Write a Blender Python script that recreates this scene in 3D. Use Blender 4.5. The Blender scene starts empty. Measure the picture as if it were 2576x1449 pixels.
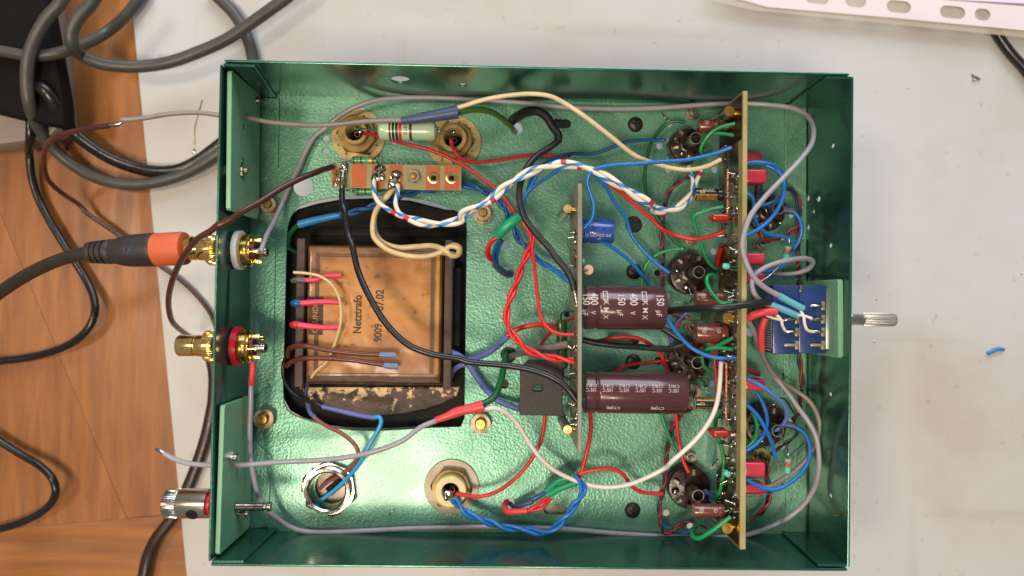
import bpy, bmesh, math, random
import numpy as np
from mathutils import Vector, Matrix, Euler

random.seed(7)
rng = np.random.default_rng(11)
sc = bpy.context.scene
COL = sc.collection
MM = 0.001

# ------------------------------------------------------------------ camera
CAM_POS = np.array([-15.6145, 5.5745, 324.0718])          # millimetres above the chassis plate
CAM_ROT = (0.0188, -0.0211, 0.0128)
F_PX = 1800.0                                              # focal length for a 2576 px wide frame
cam_d = bpy.data.cameras.new("camera")
cam = bpy.data.objects.new("camera", cam_d)
COL.objects.link(cam)
cam.location = CAM_POS * MM
cam.rotation_euler = CAM_ROT
cam_d.sensor_width = 36.0
cam_d.lens = 36.0 * F_PX / 2576.0
cam_d.clip_start = 0.01
cam_d.clip_end = 50.0
cam_d.dof.use_dof = True
cam_d.dof.focus_distance = 0.300
cam_d.dof.aperture_fstop = 7.0
sc.camera = cam

# ------------------------------------------------------------------ room light
world = bpy.data.worlds.new("World")
sc.world = world
world.use_nodes = True
bg = world.node_tree.nodes["Background"]
bg.inputs[0].default_value = (0.98, 0.97, 0.97, 1)
bg.inputs[1].default_value = 0.27

def area(name, loc, target, sx, sy, watt, colr):
    d = bpy.data.lights.new(name, 'AREA')
    d.shape = 'RECTANGLE'
    d.size, d.size_y = sx, sy
    d.energy = watt
    d.color = colr
    o = bpy.data.objects.new(name, d)
    COL.objects.link(o)
    o.location = loc
    o.rotation_euler = (Vector(target) - Vector(loc)).to_track_quat('-Z', 'Y').to_euler()
    return o

area("window_light", (0.15, 1.35, 0.72), (0, 0, -0.05), 1.5, 0.9, 26.5, (0.84, 0.91, 1.0))
area("ceiling_lamp", (-0.26, -0.42, 1.30), (0, 0, 0), 0.36, 0.28, 12.0, (1.0, 0.82, 0.62))
area("ceiling_lamp", (0.10, -0.62, 1.45), (0, 0, 0), 0.10, 0.10, 2.2, (1.0, 0.80, 0.58))
area("ceiling_lamp", (-0.75, 0.10, 1.30), (-0.1, 0, 0), 0.2, 0.2, 6.5, (1.0, 0.80, 0.58))

sc.view_settings.view_transform = 'Standard'
sc.view_settings.look = 'None'
sc.view_settings.exposure = 0.0
sc.view_settings.gamma = 1.0

# ------------------------------------------------------------------ picture points -> places in the scene
TILES = {'A': (0, 0, 1.811), 'B': (800, 200, 1.811), 'C': (1600, 200, 1.811), 'D': (2400, 200, 1.811),
         'E': (0, 800, 1.811), 'F': (800, 800, 1.811), 'G': (1600, 800, 1.811), 'H': (2400, 800, 1.811),
         'I': (0, 1450, 1.811), 'J': (800, 1450, 1.811), 'K': (1600, 1450, 1.811), 'L': (2400, 1450, 1.811),
         'M': (3000, 0, 1.811), 'N': (3000, 1000, 1.811), 'P': (1250, 380, 3.45), 'Q': (2550, 350, 3.45),
         'R': (2550, 770, 3.45), 'S': (2550, 1190, 3.45), 'U': (2550, 1610, 3.45), 'V': (1950, 1080, 2.587),
         'O': (0, 0, 0.644)}
RM = np.array(Euler(CAM_ROT, 'XYZ').to_matrix())

def ray(t, x, y):
    x0, y0, s = TILES[t]
    px, py = (x0 + x / s) * 0.644, (y0 + y / s) * 0.644
    return RM @ np.array([(px - 1288) / F_PX, -(py - 724.5) / F_PX, -1.0])

def at(t, x, y, z=0.0):
    d = ray(t, x, y)
    return CAM_POS + d * ((z - CAM_POS[2]) / d[2])

def hit(t, x, y, p0, n):
    d = ray(t, x, y)
    return CAM_POS + d * (np.dot(np.array(p0) - CAM_POS, n) / np.dot(d, n))

def mm_per(t, z):                                          # millimetres per tile pixel at height z
    return (CAM_POS[2] - z) / (F_PX / 0.644 * TILES[t][2])

def pts(s, z=None):
    out, zs, sp, t = [], [], [], None
    for tok in s.split():
        if tok.isalpha():
            t = tok
            continue
        v = tok.split(',')
        x0, y0, sc_ = TILES[t]
        q = (x0 + float(v[0]) / sc_, y0 + float(v[1]) / sc_)
        if len(sp) > 1 and t != out[-1][0]:                  # neighbouring tiles overlap: skip what was already passed
            ax, ay = sp[-1][0] - sp[-2][0], sp[-1][1] - sp[-2][1]
            bx, by = q[0] - sp[-1][0], q[1] - sp[-1][1]
            if ax * bx + ay * by < 0.1 * math.hypot(ax, ay) * math.hypot(bx, by) or math.hypot(bx, by) < 6:
                continue
        sp.append(q)
        out.append((t, float(v[0]), float(v[1])))
        zs.append(float(v[2]) if len(v) > 2 else None)
    if z is not None:
        zs = [z if q is None else q for q in zs]
    known = [i for i, q in enumerate(zs) if q is not None]
    zz = np.interp(range(len(zs)), known, [zs[i] for i in known])
    return np.array([at(*o, q) for o, q in zip(out, zz)])

# ------------------------------------------------------------------ geometry: (verts in mm, faces, uv per loop or None)
def spline(p, step=1.2):
    p = np.asarray(p, float)
    if len(p) < 3:
        n = max(2, int(np.linalg.norm(p[-1] - p[0]) / step) + 1)
        return np.linspace(p[0], p[-1], n)
    q = np.vstack([2 * p[0] - p[1], p, 2 * p[-1] - p[-2]])
    out = []
    for i in range(1, len(q) - 2):
        a, b, c, d = q[i - 1:i + 3]
        ta = 0.0
        tb = ta + max(np.linalg.norm(b - a), 1e-3) ** 0.5
        tc = tb + max(np.linalg.norm(c - b), 1e-3) ** 0.5
        td = tc + max(np.linalg.norm(d - c), 1e-3) ** 0.5
        n = max(2, int(np.linalg.norm(c - b) / step) + 1)
        for t in np.linspace(tb, tc, n, endpoint=False):
            A1 = (tb - t) / (tb - ta) * a + (t - ta) / (tb - ta) * b
            A2 = (tc - t) / (tc - tb) * b + (t - tb) / (tc - tb) * c
            A3 = (td - t) / (td - tc) * c + (t - tc) / (td - tc) * d
            B1 = (tc - t) / (tc - ta) * A1 + (t - ta) / (tc - ta) * A2
            B2 = (td - t) / (td - tb) * A2 + (t - tb) / (td - tb) * A3
            out.append((tc - t) / (tc - tb) * B1 + (t - tb) / (tc - tb) * B2)
    out.append(p[-1])
    return np.array(out)

def frames(P):
    T = np.gradient(P, axis=0)
    T /= np.linalg.norm(T, axis=1)[:, None] + 1e-12
    ref = np.array([0, 0, 1.0]) if abs(T[0][2]) < 0.9 else np.array([1.0, 0, 0])
    n = np.cross(T[0], ref); n /= np.linalg.norm(n)
    N = [n]
    for i in range(1, len(P)):
        n = N[-1] - np.dot(N[-1], T[i]) * T[i]
        n /= np.linalg.norm(n) + 1e-12
        N.append(n)
    N = np.array(N)
    return T, N, np.cross(T, N)

def tube(P, r, seg=10, flat=1.0):
    P = np.asarray(P, float)
    T, N, B = frames(P)
    n = len(P)
    rr = np.full(n, r, float) if np.isscalar(r) else np.interp(np.linspace(0, 1, n), np.linspace(0, 1, len(r)), r)
    a = np.linspace(0, 2 * np.pi, seg, endpoint=False)
    ca, sa = np.cos(a), np.sin(a) * flat
    V = P[:, None, :] + rr[:, None, None] * (ca[None, :, None] * N[:, None, :] + sa[None, :, None] * B[:, None, :])
    V = V.reshape(-1, 3)
    L = np.concatenate([[0], np.cumsum(np.linalg.norm(np.diff(P, axis=0), axis=1))])
    F, UV = [], []
    for i in range(n - 1):
        for j in range(seg):
            k = (j + 1) % seg
            F.append((i * seg + j, i * seg + k, (i + 1) * seg + k, (i + 1) * seg + j))
            UV += [(j / seg, L[i]), ((j + 1) / seg, L[i]), ((j + 1) / seg, L[i + 1]), (j / seg, L[i + 1])]
    F.append(tuple(range(seg - 1, -1, -1))); UV += [(0, L[0])] * seg
    F.append(tuple(range((n - 1) * seg, n * seg))); UV += [(0, L[-1])] * seg
    return V, F, UV

def basis(axis):
    a = np.asarray(axis, float); a = a / np.linalg.norm(a)
    ref = np.array([0, 0, 1.0]) if abs(a[2]) < 0.9 else np.array([1.0, 0, 0])
    u = np.cross(ref, a); u /= np.linalg.norm(u)
    return a, u, np.cross(a, u)

def lathe(prof, o, axis=(0, 0, 1), seg=28, knurl=0, kd=0.0, rot=0.0):
    """prof: (radius, height along the axis) from start to end; knurl = number of flutes"""
    a, u, v = basis(axis)
    if knurl:
        seg = knurl * 4
    ang = np.linspace(0, 2 * np.pi, seg, endpoint=False) + rot
    V, F = [], []
    for r, h in prof:
        for j, t in enumerate(ang):
            q = r - (kd if knurl and j % 4 in (2, 3) and r > kd * 2 else 0)
            V.append(np.asarray(o) + a * h + q * (math.cos(t) * u + math.sin(t) * v))
    for i in range(len(prof) - 1):
        for j in range(seg):
            k = (j + 1) % seg
            F.append((i * seg + j, i * seg + k, (i + 1) * seg + k, (i + 1) * seg + j))
    if prof[0][0] > 1e-6 and not (prof[0] == prof[-1]):
        F.append(tuple(range(seg - 1, -1, -1)))
    if prof[-1][0] > 1e-6 and not (prof[0] == prof[-1]):
        n = len(prof) - 1
        F.append(tuple(range(n * seg, (n + 1) * seg)))
    return np.array(V), F, None

def ring(r0, r1, h0, h1, o, axis=(0, 0, 1), seg=32, b=0.15, rot=0.0):
    p = [(r0, h0), (r1 - b, h0), (r1, h0 + b), (r1, h1 - b), (r1 - b, h1), (r0 + b, h1), (r0, h1 - b), (r0, h0)]
    return lathe(p, o, axis, seg, rot=rot)

def hexnut(rad, hole, h, o, axis=(0, 0, 1), rot=0.0):
    a, u, v = basis(axis)
    bm_v, F = [], []
    n = 24
    ang = np.linspace(0, 2 * np.pi, n, endpoint=False)
    def hexr(t):
        return rad * math.cos(math.pi / 6) / math.cos(((t) % (math.pi / 3)) - math.pi / 6)
    lv = [(0, 1.0, 0.0), (0, 1.0, h * 0.8), (1, 0.90, h), (2, 1.0, h), (2, 1.0, 0.0)]
    for kind, s, hh in lv:
        for t in ang:
            r = hole if kind == 2 else (min(hexr(t), rad * 0.9) if kind == 1 else hexr(t))
            bm_v.append(np.asarray(o) + a * hh + r * (math.cos(t + rot) * u + math.sin(t + rot) * v))
    m = len(lv)
    for i in range(m):
        i2 = (i + 1) % m
        for j in range(n):
            k = (j + 1) % n
            F.append((i * n + j, i * n + k, i2 * n + k, i2 * n + j))
    return np.array(bm_v), F, None

def from_bm(bm, M=None):
    bm.verts.ensure_lookup_table()
    V = np.array([v.co[:] for v in bm.verts], float)
    for i, v in enumerate(bm.verts):
        v.index = i
    F = [tuple(v.index for v in f.verts) for f in bm.faces]
    bm.free()
    if M is not None:
        V = V @ np.array(M.to_3x3()).T + np.array(M.translation)
    return V, F, None

def rbox(c, s, b=0.3, rot=(0, 0, 0), seg=2):
    bm = bmesh.new()
    bmesh.ops.create_cube(bm, size=1.0)
    for v in bm.verts:
        v.co = Vector((v.co.x * s[0], v.co.y * s[1], v.co.z * s[2]))
    if b > 0:
        bmesh.ops.bevel(bm, geom=bm.edges[:], offset=min(b, min(s) * 0.45), segments=seg, affect='EDGES', profile=0.5)
    return from_bm(bm, Matrix.Translation(c) @ Euler(rot, 'XYZ').to_matrix().to_4x4())

def blob(c, r, sc3=(1, 1, 1), rough=0.15, sub=2):
    bm = bmesh.new()
    bmesh.ops.create_icosphere(bm, subdivisions=sub, radius=1.0)
    for v in bm.verts:
        k = 1 + random.uniform(-rough, rough)
        v.co = Vector((v.co.x * r * sc3[0] * k, v.co.y * r * sc3[1] * k, v.co.z * r * sc3[2] * k))
    return from_bm(bm, Matrix.Translation(c))

def circ(x, y, r, n=28):
    return [(x + r * math.cos(t), y + r * math.sin(t)) for t in np.linspace(0, 2 * np.pi, n, endpoint=False)]

def slot(x, y, w, h, ang=0.0, n=10):
    r = min(w, h) / 2
    L = max(w, h) / 2 - r
    o = []
    for s in (1, -1):
        for t in np.linspace(-np.pi / 2, np.pi / 2, n):
            o.append((s * (L + r * math.cos(t)), s * r * math.sin(t)))
    if h > w:
        ang += math.pi / 2
    c, q = math.cos(ang), math.sin(ang)
    return [(x + c * a - q * b, y + q * a + c * b) for a, b in o]

def plate(outer, holes, thick, O=(0, 0, 0), U=(1, 0, 0), W=(0, 1, 0), bevel=0.0):
    """flat sheet with real holes; outline in the (U, W) plane through O, thickness centred on it"""
    cu = bpy.data.curves.new("outline", 'CURVE')
    cu.dimensions = '2D'
    cu.fill_mode = 'BOTH'
    cu.extrude = max(thick / 2 - bevel, 1e-4)
    cu.bevel_depth = bevel
    cu.bevel_resolution = 1
    for poly in [outer] + list(holes):
        s = cu.splines.new('POLY')
        s.points.add(len(poly) - 1)
        for i, q in enumerate(poly):
            s.points[i].co = (q[0], q[1], 0, 1)
        s.use_cyclic_u = True
    ob = bpy.data.objects.new("outline", cu)
    COL.objects.link(ob)
    me = bpy.data.meshes.new_from_object(ob.evaluated_get(bpy.context.evaluated_depsgraph_get()))
    V = np.array([v.co[:] for v in me.vertices])
    F = [tuple(p.vertices) for p in me.polygons]
    bpy.data.objects.remove(ob); bpy.data.curves.remove(cu); bpy.data.meshes.remove(me)
    U, W = np.array(U, float), np.array(W, float)
    N = np.cross(U, W)
    return np.asarray(O) + V[:, :1] * U + V[:, 1:2] * W + V[:, 2:3] * N, F, None

def text_flat(txt, size, thick=0.0, bold=0.0, sx=1.0):
    cu = bpy.data.curves.new("lettering", 'FONT')
    cu.body = txt
    cu.size = size
    cu.align_x = 'CENTER'; cu.align_y = 'CENTER'
    cu.resolution_u = 3
    cu.extrude = thick
    cu.offset = bold
    ob = bpy.data.objects.new("lettering", cu)
    COL.objects.link(ob)
    me = bpy.data.meshes.new_from_object(ob.evaluated_get(bpy.context.evaluated_depsgraph_get()))
    V = np.array([v.co[:] for v in me.vertices]).reshape(-1, 3)
    F = [tuple(p.vertices) for p in me.polygons]
    bpy.data.objects.remove(ob); bpy.data.curves.remove(cu); bpy.data.meshes.remove(me)
    V[:, 0] *= sx
    return V, F

def text_on(txt, size, O, U, W, bold=0.0, sx=1.0, lift=0.06):
    V, F = text_flat(txt, size, 0, bold, sx)
    U, W = np.array(U, float), np.array(W, float)
    N = np.cross(U, W)
    return np.asarray(O) + V[:, :1] * U + V[:, 1:2] * W + lift * N, F, None

def wrap(VF, cy, cz, R, a0, s0, dirx, diry, lift=0.08):
    """lay flat lettering on a cylinder whose axis runs along X; dirx/diry = (axial, arc) per text unit"""
    V, F = VF[0], VF[1]
    ax = a0 + V[:, 0] * dirx[0] + V[:, 1] * diry[0]
    s = s0 + V[:, 0] * dirx[1] + V[:, 1] * diry[1]
    th = s / R
    r = R + lift
    return np.stack([ax, cy + r * np.sin(th), cz + r * np.cos(th)], 1), F, None

def subdiv(VF, maxlen):
    bm = bmesh.new()
    vs = [bm.verts.new(v) for v in VF[0]]
    for f in VF[1]:
        try:
            bm.faces.new([vs[i] for i in f])
        except ValueError:
            pass
    for _ in range(3):
        e = [x for x in bm.edges if x.calc_length() > maxlen]
        if not e:
            break
        bmesh.ops.subdivide_edges(bm, edges=e, cuts=1)
        bmesh.ops.triangulate(bm, faces=[f for f in bm.faces if len(f.verts) > 4])
    g = from_bm(bm)
    return g[0], g[1]

def join(*gs):
    V, F, n = [], [], 0
    for g in gs:
        V.append(np.asarray(g[0])); F += [tuple(i + n for i in f) for f in g[1]]
        n += len(g[0])
    return np.vstack(V), F, None

# ------------------------------------------------------------------ objects
LOC = {}

def mesh_of(geo, m, origin, smooth=38):
    V, F, UV = geo
    me = bpy.data.meshes.new("mesh")
    me.from_pydata(((np.asarray(V) - origin) * MM).tolist(), [], F)
    if UV is not None:
        lay = me.uv_layers.new(name="UVMap")
        lay.data.foreach_set("uv", np.array(UV, dtype=np.float32).ravel())
    if m is not None:
        me.materials.append(m)
    bm = bmesh.new(); bm.from_mesh(me)
    bmesh.ops.recalc_face_normals(bm, faces=bm.faces[:])
    bm.to_mesh(me); bm.free()
    if smooth:
        me.shade_smooth()
        me.set_sharp_from_angle(angle=math.radians(smooth))
    return me

def tag(o, label=None, cat=None, group=None, kind=None):
    if label: o["label"] = label
    if cat: o["category"] = cat
    if group: o["group"] = group
    if kind: o["kind"] = kind
    return o

def put(name, me, origin, parent=None):
    o = bpy.data.objects.new(name, me)
    me.name = name
    COL.objects.link(o)
    LOC[o] = np.array(origin, float)
    if parent is not None:
        o.parent = parent
        o.location = (LOC[o] - LOC[parent]) * MM
    else:
        o.location = LOC[o] * MM
    return o

def root(name, label, cat, loc, group=None):
    o = bpy.data.objects.new(name, None)
    o.empty_display_size = 0.004
    COL.objects.link(o)
    LOC[o] = np.array(loc, float)
    o.location = LOC[o] * MM
    return tag(o, label, cat, group)

def part(name, geo, m, parent, label=None, kind=None, smooth=38):
    V = np.asarray(geo[0])
    c = (V.min(0) + V.max(0)) / 2
    o = put(name, mesh_of(geo, m, c, smooth), c, parent)
    return tag(o, label, None, None, kind)

def thing(name, label, cat, geo, m, group=None, smooth=38, kind=None):
    V = np.asarray(geo[0])
    c = (V.min(0) + V.max(0)) / 2
    c[2] = V[:, 2].min()
    return tag(put(name, mesh_of(geo, m, c, smooth), c), label, cat, group, kind)

def inst(name, me, parent, loc, rot=(0, 0, 0), s=(1, 1, 1)):
    o = bpy.data.objects.new(name, me)
    COL.objects.link(o)
    LOC[o] = np.array(loc, float)
    o.rotation_euler = rot
    o.scale = s
    if parent is not None:
        o.parent = parent
        o.location = (LOC[o] - LOC[parent]) * MM
    else:
        o.location = LOC[o] * MM
    return o

def copy_tree(o, parent=None):
    c = o.copy()
    COL.objects.link(c)
    if parent is not None:
        c.parent = parent
    for ch in list(o.children):
        copy_tree(ch, c)
    return c

# ------------------------------------------------------------------ materials
def lin(h):
    h = h.lstrip('#')
    v = [int(h[i:i + 2], 16) / 255 for i in (0, 2, 4)]
    return tuple(x / 12.92 if x <= 0.04045 else ((x + 0.055) / 1.055) ** 2.4 for x in v)

def mat(name, colr, rough=0.4, metal=0.0, c2=None, vs=60.0, vlo=0.35, vhi=0.65, bump=0.0, bs=400.0, rvar=0.0,
        coat=0.0, sss=0.0, trans=0.0, alpha=1.0, detail=6.0, spec=0.5, stretch=None, ior=1.45):
    m = bpy.data.materials.new(name)
    m.use_nodes = True
    nt = m.node_tree
    b = nt.nodes["Principled BSDF"]
    c = lin(colr) if isinstance(colr, str) else colr
    b.inputs["Base Color"].default_value = (*c, 1)
    b.inputs["Roughness"].default_value = rough
    b.inputs["Metallic"].default_value = metal
    b.inputs["Coat Weight"].default_value = coat
    b.inputs["Coat Roughness"].default_value = 0.12
    b.inputs["Transmission Weight"].default_value = trans
    b.inputs["IOR"].default_value = ior
    b.inputs["Specular IOR Level"].default_value = spec
    b.inputs["Alpha"].default_value = alpha
    if sss:
        b.inputs["Subsurface Weight"].default_value = sss
        b.inputs["Subsurface Radius"].default_value = (0.002, 0.003, 0.002)
        b.inputs["Subsurface Scale"].default_value = 1.0
    tc = nt.nodes.new("ShaderNodeTexCoord")
    src = tc.outputs["Object"]
    if stretch:
        mp = nt.nodes.new("ShaderNodeMapping")
        mp.inputs["Scale"].default_value = stretch
        nt.links.new(src, mp.inputs[0])
        src = mp.outputs[0]
    if c2 is not None:
        no = nt.nodes.new("ShaderNodeTexNoise")
        no.inputs["Scale"].default_value = vs
        no.inputs["Detail"].default_value = detail
        no.inputs["Roughness"].default_value = 0.62
        nt.links.new(src, no.inputs["Vector"])
        rp = nt.nodes.new("ShaderNodeValToRGB")
        rp.color_ramp.elements[0].position = vlo
        rp.color_ramp.elements[1].position = vhi
        cc = lin(c2) if isinstance(c2, str) else c2
        rp.color_ramp.elements[0].color = (*c, 1)
        rp.color_ramp.elements[1].color = (*cc, 1)
        nt.links.new(no.outputs[0], rp.inputs[0])
        nt.links.new(rp.outputs[0], b.inputs["Base Color"])
    if rvar:
        n3 = nt.nodes.new("ShaderNodeTexNoise")
        n3.inputs["Scale"].default_value = vs * 1.7
        n3.inputs["Detail"].default_value = 5
        nt.links.new(src, n3.inputs["Vector"])
        mr = nt.nodes.new("ShaderNodeMapRange")
        mr.inputs[1].default_value = 0.3; mr.inputs[2].default_value = 0.7
        mr.inputs[3].default_value = max(0.02, rough - rvar); mr.inputs[4].default_value = min(1, rough + rvar)
        nt.links.new(n3.outputs[0], mr.inputs[0])
        nt.links.new(mr.outputs[0], b.inputs["Roughness"])
    if bump:
        n2 = nt.nodes.new("ShaderNodeTexNoise")
        n2.inputs["Scale"].default_value = bs
        n2.inputs["Detail"].default_value = 3
        nt.links.new(src, n2.inputs["Vector"])
        bu = nt.nodes.new("ShaderNodeBump")
        bu.inputs["Strength"].default_value = bump
        bu.inputs["Distance"].default_value = 0.0006
        nt.links.new(n2.outputs[0], bu.inputs["Height"])
        nt.links.new(bu.outputs[0], b.inputs["Normal"])
    return m

def wiremat(name, colr, rough=0.34, c2=None):
    c = lin(colr)
    d = lin(c2) if c2 else tuple(x * 0.72 for x in c)
    return mat(name, c, rough, c2=d, vs=90, vlo=0.42, vhi=0.85, bump=0.08, bs=700, rvar=0.08, spec=0.5)
# ------------------------------------------------------------------ materials of the place
TZ = -62.0                                                  # top of the white worktop, under the chassis plate

def hammer(name, c, c2, rough, metal, bump):
    m = mat(name, c, rough, metal, c2=c2, vs=26, vlo=0.3, vhi=0.75, rvar=0.07, coat=0.25)
    nt = m.node_tree
    b = nt.nodes["Principled BSDF"]
    tc = nt.nodes["Texture Coordinate"]
    n = nt.nodes.new("ShaderNodeTexNoise"); n.inputs["Scale"].default_value = 1050; n.inputs["Detail"].default_value = 2
    n2 = nt.nodes.new("ShaderNodeTexVoronoi"); n2.inputs["Scale"].default_value = 950; n2.feature = 'SMOOTH_F1'
    ad = nt.nodes.new("ShaderNodeMath"); ad.operation = 'ADD'
    bu = nt.nodes.new("ShaderNodeBump"); bu.inputs["Strength"].default_value = bump; bu.inputs["Distance"].default_value = 0.0008
    nt.links.new(tc.outputs["Object"], n.inputs["Vector"]); nt.links.new(tc.outputs["Object"], n2.inputs["Vector"])
    nt.links.new(n.outputs[0], ad.inputs[0]); nt.links.new(n2.outputs[0], ad.inputs[1])
    nt.links.new(ad.outputs[0], bu.inputs["Height"]); nt.links.new(bu.outputs[0], b.inputs["Normal"])
    if bump > 0.1:                                          # sparkle of the hammered finish put into the colour as flecks, plus handling dirt
        base = b.inputs["Base Color"].links[0].from_socket
        for scale, lo, hi, colr, amt in ((1500, 0.58, 0.70, "#b9d8c4", 0.45), (1300, 0.60, 0.72, "#1f4a3c", 0.32), (38, 0.56, 0.74, "#3c6450", 0.5)):
            q = nt.nodes.new("ShaderNodeTexNoise"); q.inputs["Scale"].default_value = scale; q.inputs["Detail"].default_value = 3 if scale > 200 else 7
            nt.links.new(tc.outputs["Object"], q.inputs["Vector"])
            mr = nt.nodes.new("ShaderNodeMapRange"); mr.inputs[1].default_value = lo; mr.inputs[2].default_value = hi; mr.inputs[4].default_value = amt
            nt.links.new(q.outputs[0], mr.inputs[0])
            mx = nt.nodes.new("ShaderNodeMix"); mx.data_type = 'RGBA'
            nt.links.new(mr.outputs[0], mx.inputs[0]); nt.links.new(base, mx.inputs[6]); mx.inputs[7].default_value = (*lin(colr), 1)
            base = mx.outputs[2]
        nt.links.new(base, b.inputs["Base Color"])
    return m

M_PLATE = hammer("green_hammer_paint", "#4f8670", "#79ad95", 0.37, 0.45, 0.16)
M_PLATE_SHADE = hammer("green_hammer_paint_shaded", "#28574a", "#336554", 0.22, 0.62, 0.03)  # same paint as the plate, the walls' dark reflections put into its colour
M_STEEL = mat("bright_steel", "#c9c6bf", 0.22, 1.0, c2="#8f8a80", vs=300, rvar=0.1)
M_ZINC = mat("zinc_steel", "#b9b2a2", 0.34, 1.0, c2="#7d7565", vs=180, rvar=0.12)
M_RUSTY = mat("tarnished_steel", "#a39a88", 0.5, 0.8, c2="#6e4f2e", vs=170, vlo=0.45, vhi=0.7, bump=0.2)
M_BRASS = mat("brass", "#d0a54e", 0.3, 1.0, c2="#8d6a30", vs=160, vlo=0.4, vhi=0.75, rvar=0.1)
M_GOLD = mat("gold_plating", "#f3d48e", 0.17, 1.0, c2="#e6bd68", vs=90)
M_SOLDER = mat("solder", "#c4c2bd", 0.2, 1.0, c2="#7e7a72", vs=260, bump=0.25, bs=900, rvar=0.1)
M_BLACKSCR = mat("blackened_steel", "#4a4540", 0.42, 0.6, c2="#2b2825", vs=200)
M_G10 = mat("green_glass_fibre", "#6ba084", 0.28, c2="#80ae86", vs=16, sss=0.35, bump=0.03, rvar=0.06)
M_FR4 = mat("bare_glass_fibre", "#a5986a", 0.5, c2="#8e8150", vs=80, bump=0.1, bs=1200)
M_FR4D = mat("fluxed_board", "#6a5f3f", 0.25, c2="#241a12", vs=75, vlo=0.38, vhi=0.58, bump=0.12, coat=0.4)
M_FR4G = mat("grey_board", "#8d8776", 0.5, c2="#7a7464", vs=80, bump=0.1, bs=1200)
M_COPPER = mat("copper_pad", "#b4633c", 0.42, 0.25, c2="#a4552f", vs=120, rvar=0.08)
M_BAKE = mat("dark_bakelite", "#241511", 0.3, c2="#3c241b", vs=110, vlo=0.4, vhi=0.7, bump=0.25, bs=500, rvar=0.1)
M_BLACKPL = mat("black_plastic", "#1a1a1a", 0.42, c2="#242424", vs=150)
M_BLACKIN = mat("black_void", "#070707", 0.7)
M_NYLON = mat("aged_nylon", "#cfc38f", 0.38, c2="#b3a26a", vs=100, sss=0.15)
M_FILMRED = mat("red_film_cap", "#c5384e", 0.30, c2="#b32c42", vs=90, bump=0.12, bs=260, coat=0.3)
M_MYLAR = mat("red_dipped", "#a32219", 0.24, c2="#8c1a14", vs=120, bump=0.2, bs=260, coat=0.4)
M_BROWNSL = mat("brown_sleeve", "#4f2d2f", 0.23, c2="#452629", vs=70, coat=0.38, rvar=0.05)
M_BROWNSM = mat("light_brown_sleeve", "#6e382f", 0.26, c2="#623029", vs=70, coat=0.3)
M_ALU = mat("aluminium", "#c8c8c6", 0.3, 1.0, c2="#a8a8a6", vs=120)
M_WHITEINK = mat("white_ink", "#bdafab", 0.5)
M_BLACKINK = mat("dark_ink", "#2f2418", 0.6, c2="#4a3520", vs=400)
M_GOLDINK = mat("gold_ink", "#c5a768", 0.4, 0.2)

def worktop_mat():
    m = mat("white_laminate", "#bbbdbf", 0.42, c2="#b1aca5", vs=5.5, vlo=0.35, vhi=0.72, rvar=0.08, detail=8)
    nt = m.node_tree; b = nt.nodes["Principled BSDF"]; tc = nt.nodes["Texture Coordinate"]
    base = b.inputs["Base Color"].links[0].from_socket
    def layer(prev, kind, scale, lo, hi, colr, amt, stretch=None):
        n = nt.nodes.new(kind); n.inputs["Scale"].default_value = scale
        if kind == "ShaderNodeTexNoise": n.inputs["Detail"].default_value = 9
        v = tc.outputs["Object"]
        if stretch:
            mp = nt.nodes.new("ShaderNodeMapping"); mp.inputs["Scale"].default_value = stretch[0]; mp.inputs["Rotation"].default_value = stretch[1]
            nt.links.new(v, mp.inputs[0]); v = mp.outputs[0]
        nt.links.new(v, n.inputs["Vector"])
        mr = nt.nodes.new("ShaderNodeMapRange"); mr.inputs[1].default_value = lo; mr.inputs[2].default_value = hi
        mr.inputs[3].default_value = 0; mr.inputs[4].default_value = amt
        nt.links.new(n.outputs[0], mr.inputs[0])
        mx = nt.nodes.new("ShaderNodeMix"); mx.data_type = 'RGBA'
        nt.links.new(mr.outputs[0], mx.inputs[0]); nt.links.new(prev, mx.inputs[6]); mx.inputs[7].default_value = (*lin(colr), 1)
        return mx.outputs[2]
    s = layer(base, "ShaderNodeTexNoise", 9, 0.52, 0.74, "#9c8c7a", 0.5)
    s = layer(s, "ShaderNodeTexNoise", 160, 0.66, 0.76, "#5e564e", 0.38)
    s = layer(s, "ShaderNodeTexNoise", 30, 0.63, 0.70, "#7d756b", 0.24, ((1, 0.08, 1), (0, 0, 0.5)))
    s = layer(s, "ShaderNodeTexNoise", 26, 0.64, 0.71, "#837a70", 0.22, ((0.07, 1, 1), (0, 0, 0.35)))
    nt.links.new(s, b.inputs["Base Color"])
    return m

def wood_mat(name, stretch):
    m = mat(name, "#9a5f2c", 0.40, c2="#6a3c1c", vs=120, vlo=0.34, vhi=0.70, stretch=stretch, detail=8, bump=0.08, bs=150, rvar=0.1)
    nt = m.node_tree; b = nt.nodes["Principled BSDF"]; tc = nt.nodes["Texture Coordinate"]
    base = b.inputs["Base Color"].links[0].from_socket
    n = nt.nodes.new("ShaderNodeTexNoise"); n.inputs["Scale"].default_value = 11; n.inputs["Detail"].default_value = 7
    nt.links.new(tc.outputs["Object"], n.inputs["Vector"])
    mr = nt.nodes.new("ShaderNodeMapRange"); mr.inputs[1].default_value = 0.42; mr.inputs[2].default_value = 0.72; mr.inputs[4].default_value = 0.4
    nt.links.new(n.outputs[0], mr.inputs[0])
    mx = nt.nodes.new("ShaderNodeMix"); mx.data_type = 'RGBA'
    nt.links.new(mr.outputs[0], mx.inputs[0]); nt.links.new(base, mx.inputs[6]); mx.inputs[7].default_value = (*lin("#ad7a48"), 1)
    nt.links.new(mx.outputs[2], b.inputs["Base Color"])
    return m

# ------------------------------------------------------------------ the table
def xy(t, x, y, z):
    return tuple(at(t, x, y, z)[:2])

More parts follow.
